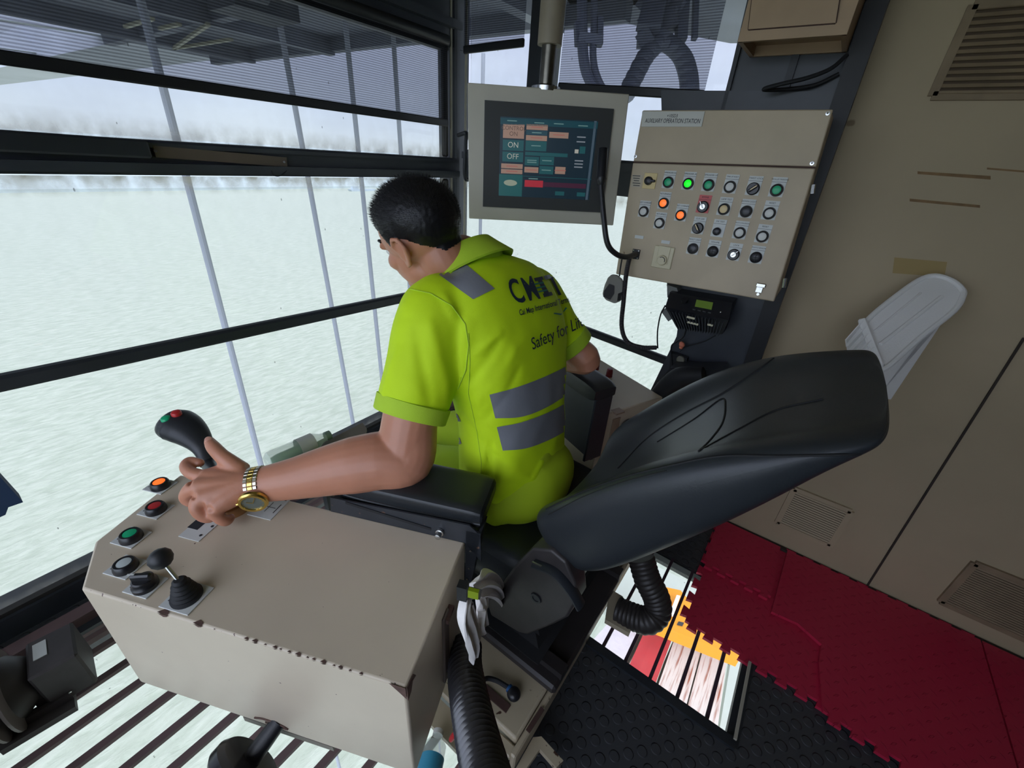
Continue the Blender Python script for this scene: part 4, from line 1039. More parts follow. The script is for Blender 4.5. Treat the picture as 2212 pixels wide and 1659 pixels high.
drape([(1171, 635), (1190, 631), (1193, 638), (1174, 643)], m_print, 'back_print', .0022, 6, 3)
m_teal = mat('teal_print', sr(30, 130, 120), .6)
for k in range(3): drape([(1152 + k * 4, 614 + k * 8), (1172 + k * 4, 610 + k * 8), (1173 + k * 4, 613 + k * 8), (1153 + k * 4, 617 + k * 8)], m_teal, 'back_print', .0032, 6, 1)
letter('Cai Mep International Terminal', 1121, 682, 1238, 650, -3.5, -17, m_print, 'back_print', .012)
letter('Safety for Life', 1148, 756, 1262, 704, -6, -36, m_print, 'back_print', .0)
drape([(1196, 676), (1212, 678), (1210, 681), (1194, 678)], m_teal, 'back_print', .0022, 6, 1); drape([(1212, 678), (1221, 664), (1224, 666), (1210, 681)], m_teal, 'back_print', .0022, 5, 1)
# seams: armhole and yoke
def shirt_line(uv, nm='seam', r=.0016, m=m_shirt2):
    P = []
    for (a, b) in zip(uv, uv[1:]):
        for k in range(5):
            h = hit(a[0] + (b[0] - a[0]) * k / 5, a[1] + (b[1] - a[1]) * k / 5)
            if h[0]: P.append(h[0] + h[1].normalized() * .0005)
    if len(P) > 3: part(nm, MB().tube(spline(P, 2), r, 6), m, person)
shirt_line([(884, 624), (930, 634), (975, 660), (1005, 700), (1012, 745), (1006, 800), (985, 850)])
shirt_line([(1012, 720), (1015, 780), (1012, 850), (1030, 930), (1040, 1000), (1038, 1040)], r=.001)
# cuffs, collar, label
lc = (CUF - SHL.lerp(ELL, .33)).normalized()
def cuff(c, d, r, nm, m):
    u = d.orthogonal().normalized(); mb = MB().lathe(c, d, [(-.016, r - .004), (-.013, r + .004), (.022, r + .002), (.024, r), (.022, r - .003), (-.01, r - .006)], 48, False); return part(nm, mb, m, person, 60)
cuff(CUF + lc * .004, lc, .0850, 'sleeve_cuff', m_shirt2)
cuff(CUR - (ELR - SHR).normalized() * .006, (ELR - SHR).normalized(), .0665, 'sleeve_cuff', m_shirt2)
nd = V(0, .60, .80).normalized(); nk0 = V(.842, .740, 1.190) + nd * .004
cl = MB(); X_ = V(1, 0, 0); X_ = (X_ - nd * X_.dot(nd)).normalized(); Y_ = nd.cross(X_)
rg_ = []
for k in range(41):
    a = R(-250 + 320 * k / 40); dr = X_ * math.cos(a) + Y_ * math.sin(a)
    rg_.append((dr, a))
def colring(r, h): return [nk0 + nd * h + d * r for d, a in rg_]
cl.loft(list(map(list, zip(*[colring(.094, -.030), colring(.084, .026), colring(.080, .036), colring(.086, .037), colring(.102, .012), colring(.126, -.022), colring(.122, -.026), colring(.100, -.004)]))), caps=True)
co_ = part('collar', cl, m_shirt2, person, 60)
P_ = [nk0 + nd * .036 + (X_ * math.cos(a) + Y_ * math.sin(a)) * .0815 for a in ()]
bc_ = bvh_of(co_)
def on_collar(u, v):
    h = bc_.ray_cast(co_.matrix_world.inverted() @ CPOS if False else CPOS, ray(u, v).normalized()); return h[0] + h[1].normalized() * .001 if h[0] else dep(u, v, 1.02)
# ---- trousers
tr = MB()
for h, k, a in ((HPL, KL, AL_), (HPR, KR, AR_)):
    limb(tr, [h + V(0, -.04, -.0), h.lerp(k, .5), k, k.lerp(a, .5), a + V(0, 0, .03)], [.105, .1, .085, .075, .07, .065, .062], 24)
tr.ell((.85, .50, .60), (.185, .135, .11)); tr.tube([V(.85, .53, .60), V(.85, .545, .72)], [.17, .165], 28, flat=(.7, 1.0), up=(0, 1, 0))
me_t = remeshed(tr, .008, 8)
for v in me_t.vertices: v.co += v.normal * (mnoise.noise(v.co * 12) * .004)
obj_from(me_t, 'trousers', mat('hi_vis_trousers', sr(178, 206, 30), .8, bump=.25, bscale=600, bdist=.0008), person)
for a in (AL_, AR_):
    part('shoe', MB().tube([a + V(0, -.06, -.075), a + V(0, .0, -.06), a + V(0, .08, -.07), a + V(0, .18, -.09), a + V(0, .215, -.095)], [.038, .052, .050, .045, .028], 20, flat=(.9, 1)), m_rubber, person)

# ---- wrist watch
wt = empty('wrist_watch', WRL, 'gold and steel wrist watch on the outstretched left wrist', 'watch')
m_gold = mat('gold_metal', sr(225, 195, 110), .25, 1., bump=.1, bscale=300); m_stl = mat('steel_link', sr(200, 195, 180), .3, 1.)
ad = (WRL - ELL).normalized(); wc = WRL - ad * .002
u_ = (V(0, 0, 1) - ad * ad.z).normalized(); w_ = ad.cross(u_)
rw = .0405
toc = (CPOS - wc); toc = (toc - ad * toc.dot(ad)).normalized()
face_a = math.atan2(toc.dot(w_), toc.dot(u_)) ; 
# the dial sits on the lower near side of the wrist, towards the camera's left hand
best = None
for k in range(72):
    a = 2 * math.pi * k / 72; p = wc + (u_ * math.cos(a) + w_ * math.sin(a)) * rw; d = p - CPOS
    py = CY + FPX * d.dot(c_down) / d.dot(c_fwd); vis = (u_ * math.cos(a) + w_ * math.sin(a)).dot(toc)
    if vis > .45 and (best is None or abs(py - 1080) < best[0]): best = (abs(py - 1080), a)
fa = best[1] if best else face_a
for k in range(30):
    a = fa + 2 * math.pi * (k + .5) / 30; dd_ = abs((k + .5) / 30 * 360 if k < 15 else 360 - (k + .5) / 30 * 360)
    if dd_ < 38: continue
    dr = u_ * math.cos(a) + w_ * math.sin(a); tg_ = -u_ * math.sin(a) + w_ * math.cos(a); Mx = Matrix((ad, tg_, dr)).transposed()
    off = .0 if k % 2 else .0
    part('bracelet_link', MB().box(wc + dr * rw, (.011, .0074, .0035), Mx, .0008), m_gold, wt)
    part('bracelet_link', MB().box(wc + dr * rw + ad * .0098, (.0082, .0074, .0033), Mx, .0008), m_stl, wt)
    part('bracelet_link', MB().box(wc + dr * rw - ad * .0098, (.0082, .0074, .0033), Mx, .0008), m_stl, wt)
dr = u_ * math.cos(fa) + w_ * math.sin(fa)
pc = wc + dr * (rw + .001)
part('case', MB().lathe(pc, dr, [(-.004, .022), (0, .0300), (.006, .0300), (.008, .0285), (.010, .0275), (.010, .0225), (.0065, .0220)], n=40), m_gold, wt)
part('dial', MB().lathe(pc, dr, [(.004, .0222), (.007, .0222), (.0071, .0002)], n=32), mat('grey_green_dial', sr(92, 100, 92), .2, coat=1.), wt)
tg_ = -u_ * math.sin(fa) + w_ * math.cos(fa)
part('hand', MB().bar(pc + dr * .0078, pc + dr * .0078 + (tg_ * .5 + ad).normalized() * .013, .0015, .0006, up=dr), m_gold, wt); part('hand', MB().bar(pc + dr * .0082, pc + dr * .0082 + (tg_ - ad * .6).normalized() * .017, .0012, .0006, up=dr), m_gold, wt)
for k in range(12):
    a = 2 * math.pi * k / 12; part('hour_marker', MB().box(pc + dr * .0075 + (tg_ * math.cos(a) + ad * math.sin(a)) * .0190, (.0018, .0018, .0006)), m_gold, wt)
part('crown', MB().cyl(pc + dr * .003 - tg_ * .0 + ad * .029, pc + dr * .003 + ad * .034, .0035), m_gold, wt)
# ================================================================== screen on its pole
MN = V(-.773, -.63, .078).normalized(); MP = dep((1010 + 1325) / 2, (178 + 487) / 2, 1.35)
def mp_at(u, v, lift=0.): return onp(u, v, MP, MN) + MN * lift
mon = empty('monitor', mp_at(1167, 332), 'grey framed touch screen panel hanging from the ceiling pole', 'monitor')
mq = [mp_at(*q) for q in ((1010, 178), (1360, 203), (1325, 487), (1013, 472))]
m_grey = mat('light_grey_enamel', sr(198, 193, 178), .45, var=.05, vscale=6)
bx = part('housing', MB().prism(mq, -MN * .075), m_grey, mon); _b = bx.modifiers.new('b', 'BEVEL'); _b.width = .003; _b.segments = 2; _b.limit_method = 'ANGLE'
bz = [mp_at(u, v, .001) for u, v in ((1047, 217), (1325, 236), (1300, 459), (1043, 446))]
part('bezel', MB().prism(bz, MN * .006), mat('dark_bezel', sr(58, 60, 60), .55), mon)
def lit(name, c, e=.75):
    return mat(name, tuple(x * .12 for x in c), .25, emit=c, estr=e * .6)
sc_c = ((1081, 252), (1291, 262.5), (1271, 432), (1077, 423))
def sq(s, t): 
    a = V(*sc_c[0], 0).lerp(V(*sc_c[1], 0), s); b = V(*sc_c[3], 0).lerp(V(*sc_c[2], 0), s); p = a.lerp(b, t); return p.x, p.y
def srect(s0, t0, s1, t1, c, lift, nm='screen_field', e=.8):
    P = [mp_at(*sq(s, t), lift) for s, t in ((s0, t0), (s1, t0), (s1, t1), (s0, t1))]
    return part(nm, MB().add(P, [(3, 2, 1, 0)]), lit('screen_%02x%02x%02x' % c, sr(*c), e), scr, None)
P = [mp_at(*q, .0078) for q in sc_c]
scr = part('display', MB().prism([p - MN * .003 for p in P], MN * .003), lit('display_background', sr(38, 60, 74), .6), mon)
def srect(s0, t0, s1, t1, c, lift=.0082, nm='screen_field', e=.8):
    P = [mp_at(*sq(s, t), lift) for s, t in ((s0, t0), (s1, t0), (s1, t1), (s0, t1))]
    mb = rel(rel(MB().add(P, [(3, 2, 1, 0)]), mon), scr) if False else rel(MB().add(P, [(3, 2, 1, 0)]), mon)
    return mb.build(nm, lit('screen_%02x%02x%02x' % c, sr(*c), e), scr, None)
BE, TE, TD = (178, 146, 130), (42, 98, 104), (34, 78, 90)
for r in ((0, .015, 1, .10, TD), (.03, .09, .25, .27, BE), (.27, .08, .49, .15, BE), (.27, .155, .49, .215, (50, 84, 98)), (.27, .22, .49, .285, BE), (.51, .165, .71, .24, BE),
          (.03, .29, .25, .425, TE), (.03, .44, .25, .565, TE), (.27, .29, .49, .415, TE), (.27, .43, .72, .475, TE), (.27, .49, .42, .60, TE), (.43, .48, .58, .585, TE),
          (.02, .59, .25, .65, BE), (.02, .66, .25, .715, BE), (.27, .62, .42, .69, BE), (.43, .60, .58, .70, TE), (.6, .60, .71, .69, BE), (0, .725, .255, .995, (44, 104, 106)), (.26, .735, 1, .742, TE),
          (.28, .785, .48, .87, (196, 58, 72)), (.48, .80, .95, .86, (80, 45, 66)), (.62, .91, .72, .96, TE), (.86, .91, .95, .96, TE), (.96, 0, .985, 1, (84, 104, 120)), (.255, .02, .262, .10, TE), (.51, .03, .515, .10, TE)):
    srect(*r[:4], r[4])
for t in (.205, .265, .505, .545, .585): srect(.80, t, .89, t + .015, (150, 160, 170), .0083, 'screen_text_line')
srect(.79, .37, .83, .42, (200, 200, 190), .0083); srect(.84, .33, .90, .42, TE, .00825)
Mr, Mu = (mq[1] - mq[0]).normalized(), (mq[0] - mq[3]).normalized()
def stext(t, s, tt, size, c=(225, 225, 215), dark=False):
    M = frame(mp_at(*sq(s, tt), .0084), Mr, Mu)
    mb = rel(text_mb(t, size, M, .0, .0001), mon); mb.build('screen_text', lit('screen_text_%02x' % c[0], sr(*c), .8), scr, None)
stext('CONTROL', .14, .145, .016, (110, 90, 80)); stext('ON', .14, .215, .017, (110, 90, 80)); stext('ON', .14, .355, .022, (200, 205, 195)); stext('OFF', .14, .50, .022, (190, 195, 185))
for s, tt in ((.38, .115), (.38, .25), (.61, .20), (.135, .62), (.135, .685), (.345, .655), (.655, .645)): srect(s - .06, tt - .006, s + .06, tt + .006, (190, 120, 110), .0083, 'screen_text_line')
for s, tt in ((.38, .185), (.38, .35), (.345, .535), (.345, .56), (.505, .53), (.505, .65), (.12, .05), (.4, .06), (.6, .06), (.85, .07), (.37, .765)): srect(s - .05, tt - .006, s + .05, tt + .006, (120, 160, 158), .0083, 'screen_text_line')
ce = mp_at(*sq(.125, .83), .0084)
rel(MB().add([ce + Mr * (math.cos(a) * .022) + Mu * (math.sin(a) * .009) for a in [2 * math.pi * k / 24 for k in range(24)]], [tuple(range(24))]), mon).build('screen_emblem', lit('emblem_pale', sr(180, 190, 170), .7), scr, None)
pb = mp_at(1183, 183) - MN * .04; pb.z += .0
part('pole_flange', MB().lathe(pb, (0, 0, 1), [(-.01, .045), (.002, .045), (.006, .03), (.008, .026)], n=28), m_chrome, mon)
part('lower_pole', MB().cyl(pb, pb + V(0, 0, .12), .023, n=24), mat('greasy_steel_pole', sr(120, 116, 106), .3, .9, var=.3, vscale=20), mon)
part('upper_pole', MB().cyl(pb + V(0, 0, .105), pb + V(0, 0, .62), .037, n=28), mat('pole_enamel', sr(150, 140, 122), .5, var=.12, vscale=12), mon)
part('pole_clamp', MB().box(pb + V(.0, -.045, .33), (.04, .03, .03), bev=.006), m_black, mon)

# ================================================================== auxiliary operation station
AN = V(-.993, -.02, .085).normalized(); AP = V(1.475, .59, 1.459)
def ap(u, v, lift=0.): return onp(u, v, AP, AN) + AN * lift
Ax = V(0, -1, .03); Ax = (Ax - AN * Ax.dot(AN)).normalized(); Ay = AN.cross(Ax).normalized()
def amat(u, v, lift=0.): return frame(ap(u, v, lift), Ax, Ay)
st = empty('auxiliary_station', ap(1530, 590), 'beige auxiliary operation station box full of labelled buttons, right of the screen', 'control box')
m_bei2 = mat('station_enamel', sr(188, 172, 146), .5, var=.08, vscale=8, speck=(34, .735, sr(120, 92, 70)), bump=.06, bscale=50)
m_recess = mat('dark_recess', sr(70, 48, 42), .8)  # plain dark tone for joints, gaps and slots
fp = [ap(*q) for q in ((1367, 351), (1762, 363), (1672, 652), (1330, 592))]
d_ = part('door', MB().prism(fp, -AN * .02), m_bei2, st); _b = d_.modifiers.new('b', 'BEVEL'); _b.width = .004; _b.segments = 3; _b.limit_method = 'ANGLE'
fu = [ap(*q) for q in ((1388, 238), (1800, 236), (1763, 361), (1368, 349))]
d2 = part('upper_cover', MB().prism(fu, -AN * .018), m_bei2, st); _b = d2.modifiers.new('b', 'BEVEL'); _b.width = .003; _b.segments = 2; _b.limit_method = 'ANGLE'
cas = [ap(*q, -.012) for q in ((1390, 240), (1797, 239), (1671, 650), (1333, 592))]
bkp = [V(1.70, p.y, p.z) for p in cas]
part('case', MB().loft([cas, bkp]), m_bei2, st)
part('backplate', MB().prism([V(1.685, .62, 1.68), V(1.685, .085, 1.67), V(1.685, .06, 1.04), V(1.685, .43, 1.0)], (.012, 0, 0)), m_steel, st)
part('joint_shadow', MB().bar(ap(1368, 350, -.001), ap(1762, 362, -.001), .006, .004), m_recess, st)
def on_panel(nm, M, mb, m, par=st, smooth=35, label=None):
    mb.xf(M); return part(nm, mb, m, par, smooth, label)
W_, H_ = .036, .050
def aplate(u, v, col=m_plate, txt=None, w=W_, h=H_, dy=.008):
    M = amat(u, v); pl = on_panel('label_plate', M, MB().box((0, dy, .001), (w, h, .002)), col)
    rel(text_mb(txt, .0062 if len(txt) < 12 else .005, amat(u, v) @ Matrix.Translation((0, dy + h / 2 - .006, .0022)), 0, .0002), st).build('plate_text', m_ink, pl, None)
    rel(MB().box((0, dy + h / 2 - .0125, .0021), (w, .0008, .0002)).xf(amat(u, v)), st).build('plate_line', m_ink, pl, None)
def abutton(u, v, c, txt, r=.0135):
    aplate(u, v, txt=txt); M = amat(u, v)
    on_panel('button_ring', M, MB().lathe((0, 0, .001), (0, 0, 1), [(0, r + .003), (.005, r + .003), (.010, r + .001), (.011, r - .002), (.008, r - .002)], n=28), m_bezel)
    on_panel('button_cap', M, MB().lathe((0, 0, .001), (0, 0, 1), [(.005, r - .0022), (.0085, r - .0026), (.0095, r * .6), (.0097, .0003)], n=24), m_btn[c])
def aselector(u, v, txt, ang, key=False, plate=m_plate, w=W_, h=H_):
    aplate(u, v, plate, txt, w, h); M = amat(u, v)
    k = on_panel('selector_ring', M, MB().lathe((0, 0, .001), (0, 0, 1), [(0, .017), (.007, .0165), (.010, .014), (.010, .0005)], n=28), m_bezel)
    Rz = Matrix.Rotation(R(ang), 4, 'Z')
    if key:
        rel(MB().lathe((0, 0, .011), (0, 0, 1), [(0, .008), (.003, .0075), (.003, .0003)], n=20).xf(M), st).build('key_lock', m_chrome, k)
        rel(MB().box((0, .006, .018), (.0025, .022, .012), bev=.0008).xf(M @ Rz), st).build('key', m_chrome, k)
    else:
        rel(MB().box((0, 0, .014), (.008, .026, .008), bev=.002).xf(M @ Rz), st).build('selector_grip', m_bezel, k)
        rel(MB().box((0, .003, .0183), (.0028, .018, .0008)).xf(M @ Rz), st).build('selector_pointer', m_btn['cream'], k)
M = amat(1404, 391)
on_panel('switch_plate', M, MB().box((.0, 0, .0015), (.042, .046, .003), bev=.001), mat('yellow_plate', sr(222, 200, 142), .5))
on_panel('rotary_switch', M, MB().lathe((-.003, .0, .003), (0, 0, 1), [(0, .013), (.010, .012), (.012, .008), (.012, .0003)], n=24).box((.010, 0, .010), (.020, .007, .010), bev=.002), m_bezel)
for k in range(5):
    on_panel('printed_line', amat(1375, 380 + k * 5.2), MB().box((0, 0, .0012), (.026 - .004 * (k % 3), .0022, .0004)), m_ink)
on_panel('label_plate', amat(1375, 391), MB().box((0, 0, .0004), (.034, .036, .0008)), mat('dull_label', sr(186, 176, 156), .5))
for a in ((1444, 394, 'green', 'SPREADER IN'), (1487, 397, 'green_lit', 'SPREADER 20'), (1531, 400, 'green', 'SPREADER UP'), (1577, 404, 'white', 'TIME UP RESET'), (1678, 411, 'green', 'TROLLEY PARKING'),
          (1434, 439, 'orange', 'RETURNING'), (1391, 457, 'white', 'LEFT CORNER'), (1425, 482, 'white', 'RETURNED'), (1471, 465, 'orange', 'SET CORNER'), (1564, 452, 'cream', 'LAMP TEST'), (1612, 457, 'black', 'DOWN LIGHT'),
          (1662, 461, 'white', 'RESET'), (1598, 503, 'white', 'ANTI COLLISION'), (1647, 511, 'white', 'RESET'), (1497, 537, 'black', 'FAULT LIGHT')): abutton(*a)
aselector(1627, 408, 'TWIST LOCK', -50); aselector(1508, 493, 'CUT OFF', 35); aselector(1519, 447, 'BYPASS', 30, True, mat('red_label', sr(205, 90, 92), .5)); aselector(1585, 550, 'LOCK', -45, True)
aplate(1551, 499, txt='SW TEST'); on_panel('small_knob', amat(1549, 500), MB().lathe((0, 0, .001), (0, 0, 1), [(0, .012), (.012, .011), (.014, .008), (.014, .0003)], n=20), m_bezel)
for u, v, t in ((1540, 543, 'VOLUME'), (1633, 556, 'PHOTO SENSOR')):
    aplate(u, v, txt=t); k = on_panel('speaker_cap', amat(u, v), MB().lathe((0, 0, .001), (0, 0, 1), [(0, .0165), (.007, .016), (.010, .012), (.0105, .0003)], n=28), m_bezel)
    rel(MB().box((0, 0, .0118), (.020, .0018, .001)).box((0, 0, .0118), (.0018, .020, .001)).xf(amat(u, v)), st).build('cross_mark', m_rubber, k)
# name plate, socket, small tag, latch, screws
np_ = [ap(*q, .0) for q in ((1388, 241), (1523, 241), (1516, 274), (1386, 274))]
pl = part('name_plate', MB().prism(np_, AN * .003), mat('engraved_plate', sr(200, 200, 192), .4), st)
pc_ = ap(1452, 262, .0034); Px = (np_[1] - np_[0]).normalized()
rel(text_mb('AUXILIARY OPERATION STATION', .0165, frame(pc_, Px, Ay), 0, .0002, sx=.66), st).build('plate_text', m_ink, pl, None)
rel(text_mb('+10SD3', .0125, frame(ap(1453, 251, .0034), Px, Ay), 0, .0002, sx=.8), st).build('plate_text', m_ink, pl, None)
on_panel('label_plate', amat(1381, 512), MB().box((0, 0, .001), (.030, .010, .002)), m_plate)
on_panel('dimmer_plate', amat(1432, 556), MB().box((0, 0, .003), (.066, .070, .006), bev=.002), mat('ivory_plastic', sr(205, 196, 165), .4))
on_panel('dimmer_plate', amat(1434, 551), MB().box((0, .0, .007), (.038, .056, .003), bev=.001), mat('ivory_plastic', (0, 0, 0)))
dk_ = on_panel('dimmer_knob', amat(1432, 562), MB().lathe((0, 0, .008), (0, 0, 1), [(0, .0165), (.008, .0155), (.010, .013), (.010, .0003)], n=28), mat('ivory_plastic', (0, 0, 0)))
on_panel('label_plate', amat(1438, 523), MB().box((0, 0, .001), (.028, .010, .002)), m_plate)
def tube_arc(c, r, a0, a1, rad): return [V(c[0] + r * math.cos(R(a)), c[1] + r * math.sin(R(a)), c[2]) for a in range(a0, a1 + 1, 10)]
rel(MB().tube(tube_arc((0, 0, .0182), .0105, -20, 130, 1), .0012, 6).xf(amat(1432, 562)), st).build('dial_mark', m_ink, dk_)
on_panel('latch', amat(1642, 622), MB().box((0, .008, .004), (.026, .012, .006), bev=.002).box((-.001, -.006, .004), (.018, .016, .004), bev=.001).cyl((0, -.018, .003), (0, -.018, .009), .004).cyl((-.001, -.004, .006), (-.001, -.004, .010), .003), m_chrome)
for u, v in ((1391, 247), (1788, 245), (1754, 353), (1373, 338)): on_panel('screw', amat(u, v), MB().lathe((0, 0, 0), (0, 0, 1), [(0, .0058), (.002, .005), (.0022, .002), (.001, .0003)], n=16), m_chrome)
for u, v in ((1757, 408), (1695, 612)): part('hinge', MB().tube([ap(u, v - 10, -.012), ap(u - 3, v + 10, -.012)], .006, 10), m_chrome, st)

# gooseneck microphone and its conduit
gm = empty('gooseneck_microphone', ap(1374, 549), 'black gooseneck microphone curving up in front of the screen edge', 'microphone')
part('mounting_plate', MB().box((0, 0, .003), (.026, .032, .006), bev=.001).xf(amat(1374, 549)), m_plastic, gm)
for dx, dy in ((-.009, .012), (.009, .012), (.009, -.012)): part('screw', MB().lathe((dx, dy, .006), (0, 0, 1), [(0, .0026), (.0015, .002), (.0016, .0002)], n=12).xf(amat(1374, 549)), m_chrome, gm)
t0 = (ap(1374, 549) - CPOS).dot(c_fwd)
neck = [dep(1374, 549, t0 - .01), dep(1352, 555, t0 - .05), dep(1330, 548, t0 - .08), dep(1312, 525, t0 - .10), dep(1304, 470, t0 - .12), dep(1298, 400, t0 - .14), dep(1297, 385, t0 - .145)]
part('gooseneck', MB().tube(spline(neck, 10), .0088, 14), m_plastic, gm)
part('head_collar', MB().tube([dep(1298, 400, t0 - .14), dep(1298, 388, t0 - .145), dep(1299, 384, t0 - .146)], [.010, .0165, .0165], 20), m_plastic, gm)
part('head', MB().tube([dep(1299, 385, t0 - .146), dep(1301, 350, t0 - .155), dep(1303, 322, t0 - .16)], [.0145, .015, .0145], 22), mat('dark_metal_tube', sr(36, 38, 44), .3, .4), gm)
m_cond = mat('ribbed_conduit', sr(44, 40, 44), .5)
cn = corrugated([dep(1360, 556, t0 - .02), dep(1353, 590, t0 - .02), dep(1347, 650, t0), dep(1343, 705, t0 + .02), dep(1355, 738, t0 + .03), dep(1385, 750, t0 + .03), dep(1418, 751, t0 + .03)], .0082, .0052, .0012, 12)
solid('cable_conduit', cn, m_cond, 'black ribbed conduit looping down from the gooseneck mount to the side rail', 'conduit')
hs = empty('handset_microphone', dep(1326, 622, t0 + .01), 'grey radio handset hanging at the lower left corner of the station', 'microphone')
hc_ = [dep(u, v, t0 - .005) for u, v in ((1322, 592), (1334, 594), (1346, 604), (1348, 628), (1342, 650), (1328, 656), (1308, 648), (1301, 636), (1306, 616), (1313, 600))]
hn = (CPOS - hc_[0]).normalized()
hb2 = part('body', MB().prism([p - hn * .0 for p in hc_], -hn * .032), mat('handset_grey', sr(150, 150, 142), .45), hs); _b = hb2.modifiers.new('b', 'BEVEL'); _b.width = .006; _b.segments = 4; _b.limit_method = 'ANGLE'
part('grille', MB().prism([dep(u, v, t0 - .007) for u, v in ((1316, 613), (1327, 617), (1327, 634), (1318, 648), (1303, 641), (1305, 628))], hn * .004), mat('handset_dark_grille', sr(70, 72, 76), .3), hs)
part('talk_key', MB().prism([dep(u, v, t0 + .005) for u, v in ((1335, 634), (1344, 630), (1340, 648), (1333, 650))], hn * .014), m_rubber, hs)
part('cord', MB().tube(spline([dep(1338, 597, t0 - .0), dep(1340, 580, t0), dep(1344, 556, t0 - .01)], 5), .0025, 8), m_rubber, hs)

# two way radio below the station
rd = empty('two_way_radio', onx(1500, 690, 1.60), 'black two-way radio with a green display under the button station', 'radio')
TLr, TRr, BRr, BLr = onx(1447, 631, 1.60), onx(1582, 654, 1.60), onx(1574, 692, 1.555), onx(1437, 663, 1.555)
b1_, b2_ = onx(1461, 707, 1.585), onx(1560, 722, 1.585)
Fx = (TRr - TLr).normalized()
part('body', MB().loft([[TLr, BLr, b1_, b1_ + V(.07, 0, .0), TLr + V(.09, 0, 0)], [TRr, BRr, b2_ + V(0, 0, .0), b2_ + V(.07, 0, 0), TRr + V(.09, 0, 0)]]), m_plastic, rd)
def rf_(s, t): return TLr.lerp(TRr, s).lerp(BLr.lerp(BRr, s), t)
rn = (TRr - TLr).cross(TLr - BLr).normalized(); rn = rn if rn.x < 0 else -rn
part('display', MB().prism([rf_(.46, .20) + rn * .001, rf_(.72, .20) + rn * .001, rf_(.72, .62) + rn * .001, rf_(.46, .62) + rn * .001], rn * .002), mat('green_lcd', sr(88, 112, 50), .3, emit=sr(88, 112, 40), estr=.25), rd)
part('channel_knob', MB().lathe(rf_(.28, .42), rn, [(0, .012), (.012, .011), (.013, .0003)], n=20), m_bezel, rd)
for s in (.46, .54, .62, .70): part('key', MB().box(rf_(s, .80) + rn * .001, (.003, .010, .004)), m_plastic, rd)
part('screw', MB().lathe(rf_(.86, .62), rn, [(0, .003), (.0015, .0003)], n=10), m_chrome, rd)
for k in range(17):
    s = .06 + .88 * k / 16; a, b = BLr.lerp(BRr, s), b1_.lerp(b2_, s); part('cooling_fin', MB().bar(a.lerp(b, .12) + V(-.004, 0, 0), b + V(-.008, 0, 0), .0025, .016, up=V(-1, 0, 0)), mat('fin_metal', sr(62, 66, 70), .45), rd)
for s, t, w in ((.42, .25, .028), (.43, .55, .040), (.75, .45, .018)): 
    p = BLr.lerp(BRr, s).lerp(b1_.lerp(b2_, s), t) + V(-.014, 0, 0); part('sticker', MB().box(p, (.001, w, .007)), mat('pale_sticker', sr(205, 200, 170), .5), rd)
part('bracket', MB().prism([onx(1440, 615, 1.63), onx(1462, 622, 1.63), onx(1470, 650, 1.63), onx(1447, 650, 1.63)], (.05, 0, 0)).bar(onx(1434, 668, 1.63), onx(1450, 690, 1.63), .02, .02), mat('grey_bracket', sr(120, 122, 118), .5), rd)
part('antenna_cable', MB().tube(spline([onx(1437, 660, 1.59), onx(1427, 680, 1.6), onx(1421, 710, 1.62), onx(1420, 735, 1.63), onx(1421, 752, 1.64)], 6), .0028, 8), m_rubber, rd)
part('cable', MB().tube(spline([onx(1482, 712, 1.60), onx(1476, 728, 1.62), onx(1462, 738, 1.64), onx(1450, 750, 1.66), onx(1452, 790, 1.66)], 6), .0028, 8), m_rubber, rd)
part('cable', MB().tube(spline([onx(1545, 725, 1.62), onx(1520, 738, 1.66), onx(1480, 750, 1.67), onx(1468, 760, 1.66)], 6), .002, 8), m_rubber, rd)
solid('taped_wire_end', MB().tube(spline([onx(1471, 738, 1.65), onx(1473, 746, 1.65), onx(1470, 753, 1.65)], 4), [.004, .008, .010, .011, .011, .009, .007, .008, .005], 10), mat('orange_tape', sr(225, 130, 100), .6), 'orange taped wire end on the dark column below the radio', 'wire')
pw = empty('wall_socket', onx(1470, 776, 1.69), 'black round socket with a pale face on the dark column', 'socket')
part('box', MB().prism([onx(u, v, 1.69) for u, v in ((1452, 758), (1488, 770), (1484, 800), (1450, 794))], (-.025, 0, 0)), m_plastic, pw)
part('face', MB().lathe(onx(1470, 777, 1.664), (-1, 0, 0), [(0, .016), (.004, .014), (.005, .0003)], n=20), mat('pale_face', sr(120, 118, 105), .4), pw)
bg = empty('storage_box', onx(1430, 830, 1.6), 'dark box wedged low on the column beside the seat, with a pale edge', 'box')
part('body', MB().prism([onx(u, v, 1.58) for u, v in ((1448, 794), (1500, 800), (1560, 800), (1500, 860), (1385, 880), (1398, 856))], (.10, 0, 0)), m_plastic, bg)
part('edge', MB().bar(onx(1402, 860, 1.565), onx(1424, 828, 1.565), .012, .014).bar(onx(1412, 862, 1.56), onx(1440, 824, 1.56), .006, .006), mat('pale_edge_metal', sr(160, 152, 136), .4, .3), bg)
part('bag', MB().tube(spline([onx(1405, 880, 1.54), onx(1430, 845, 1.54), onx(1470, 815, 1.54), onx(1520, 810, 1.54)], 5), lerp_list([.03, .035, .04, .03], 16), 14), m_rubber, bg)

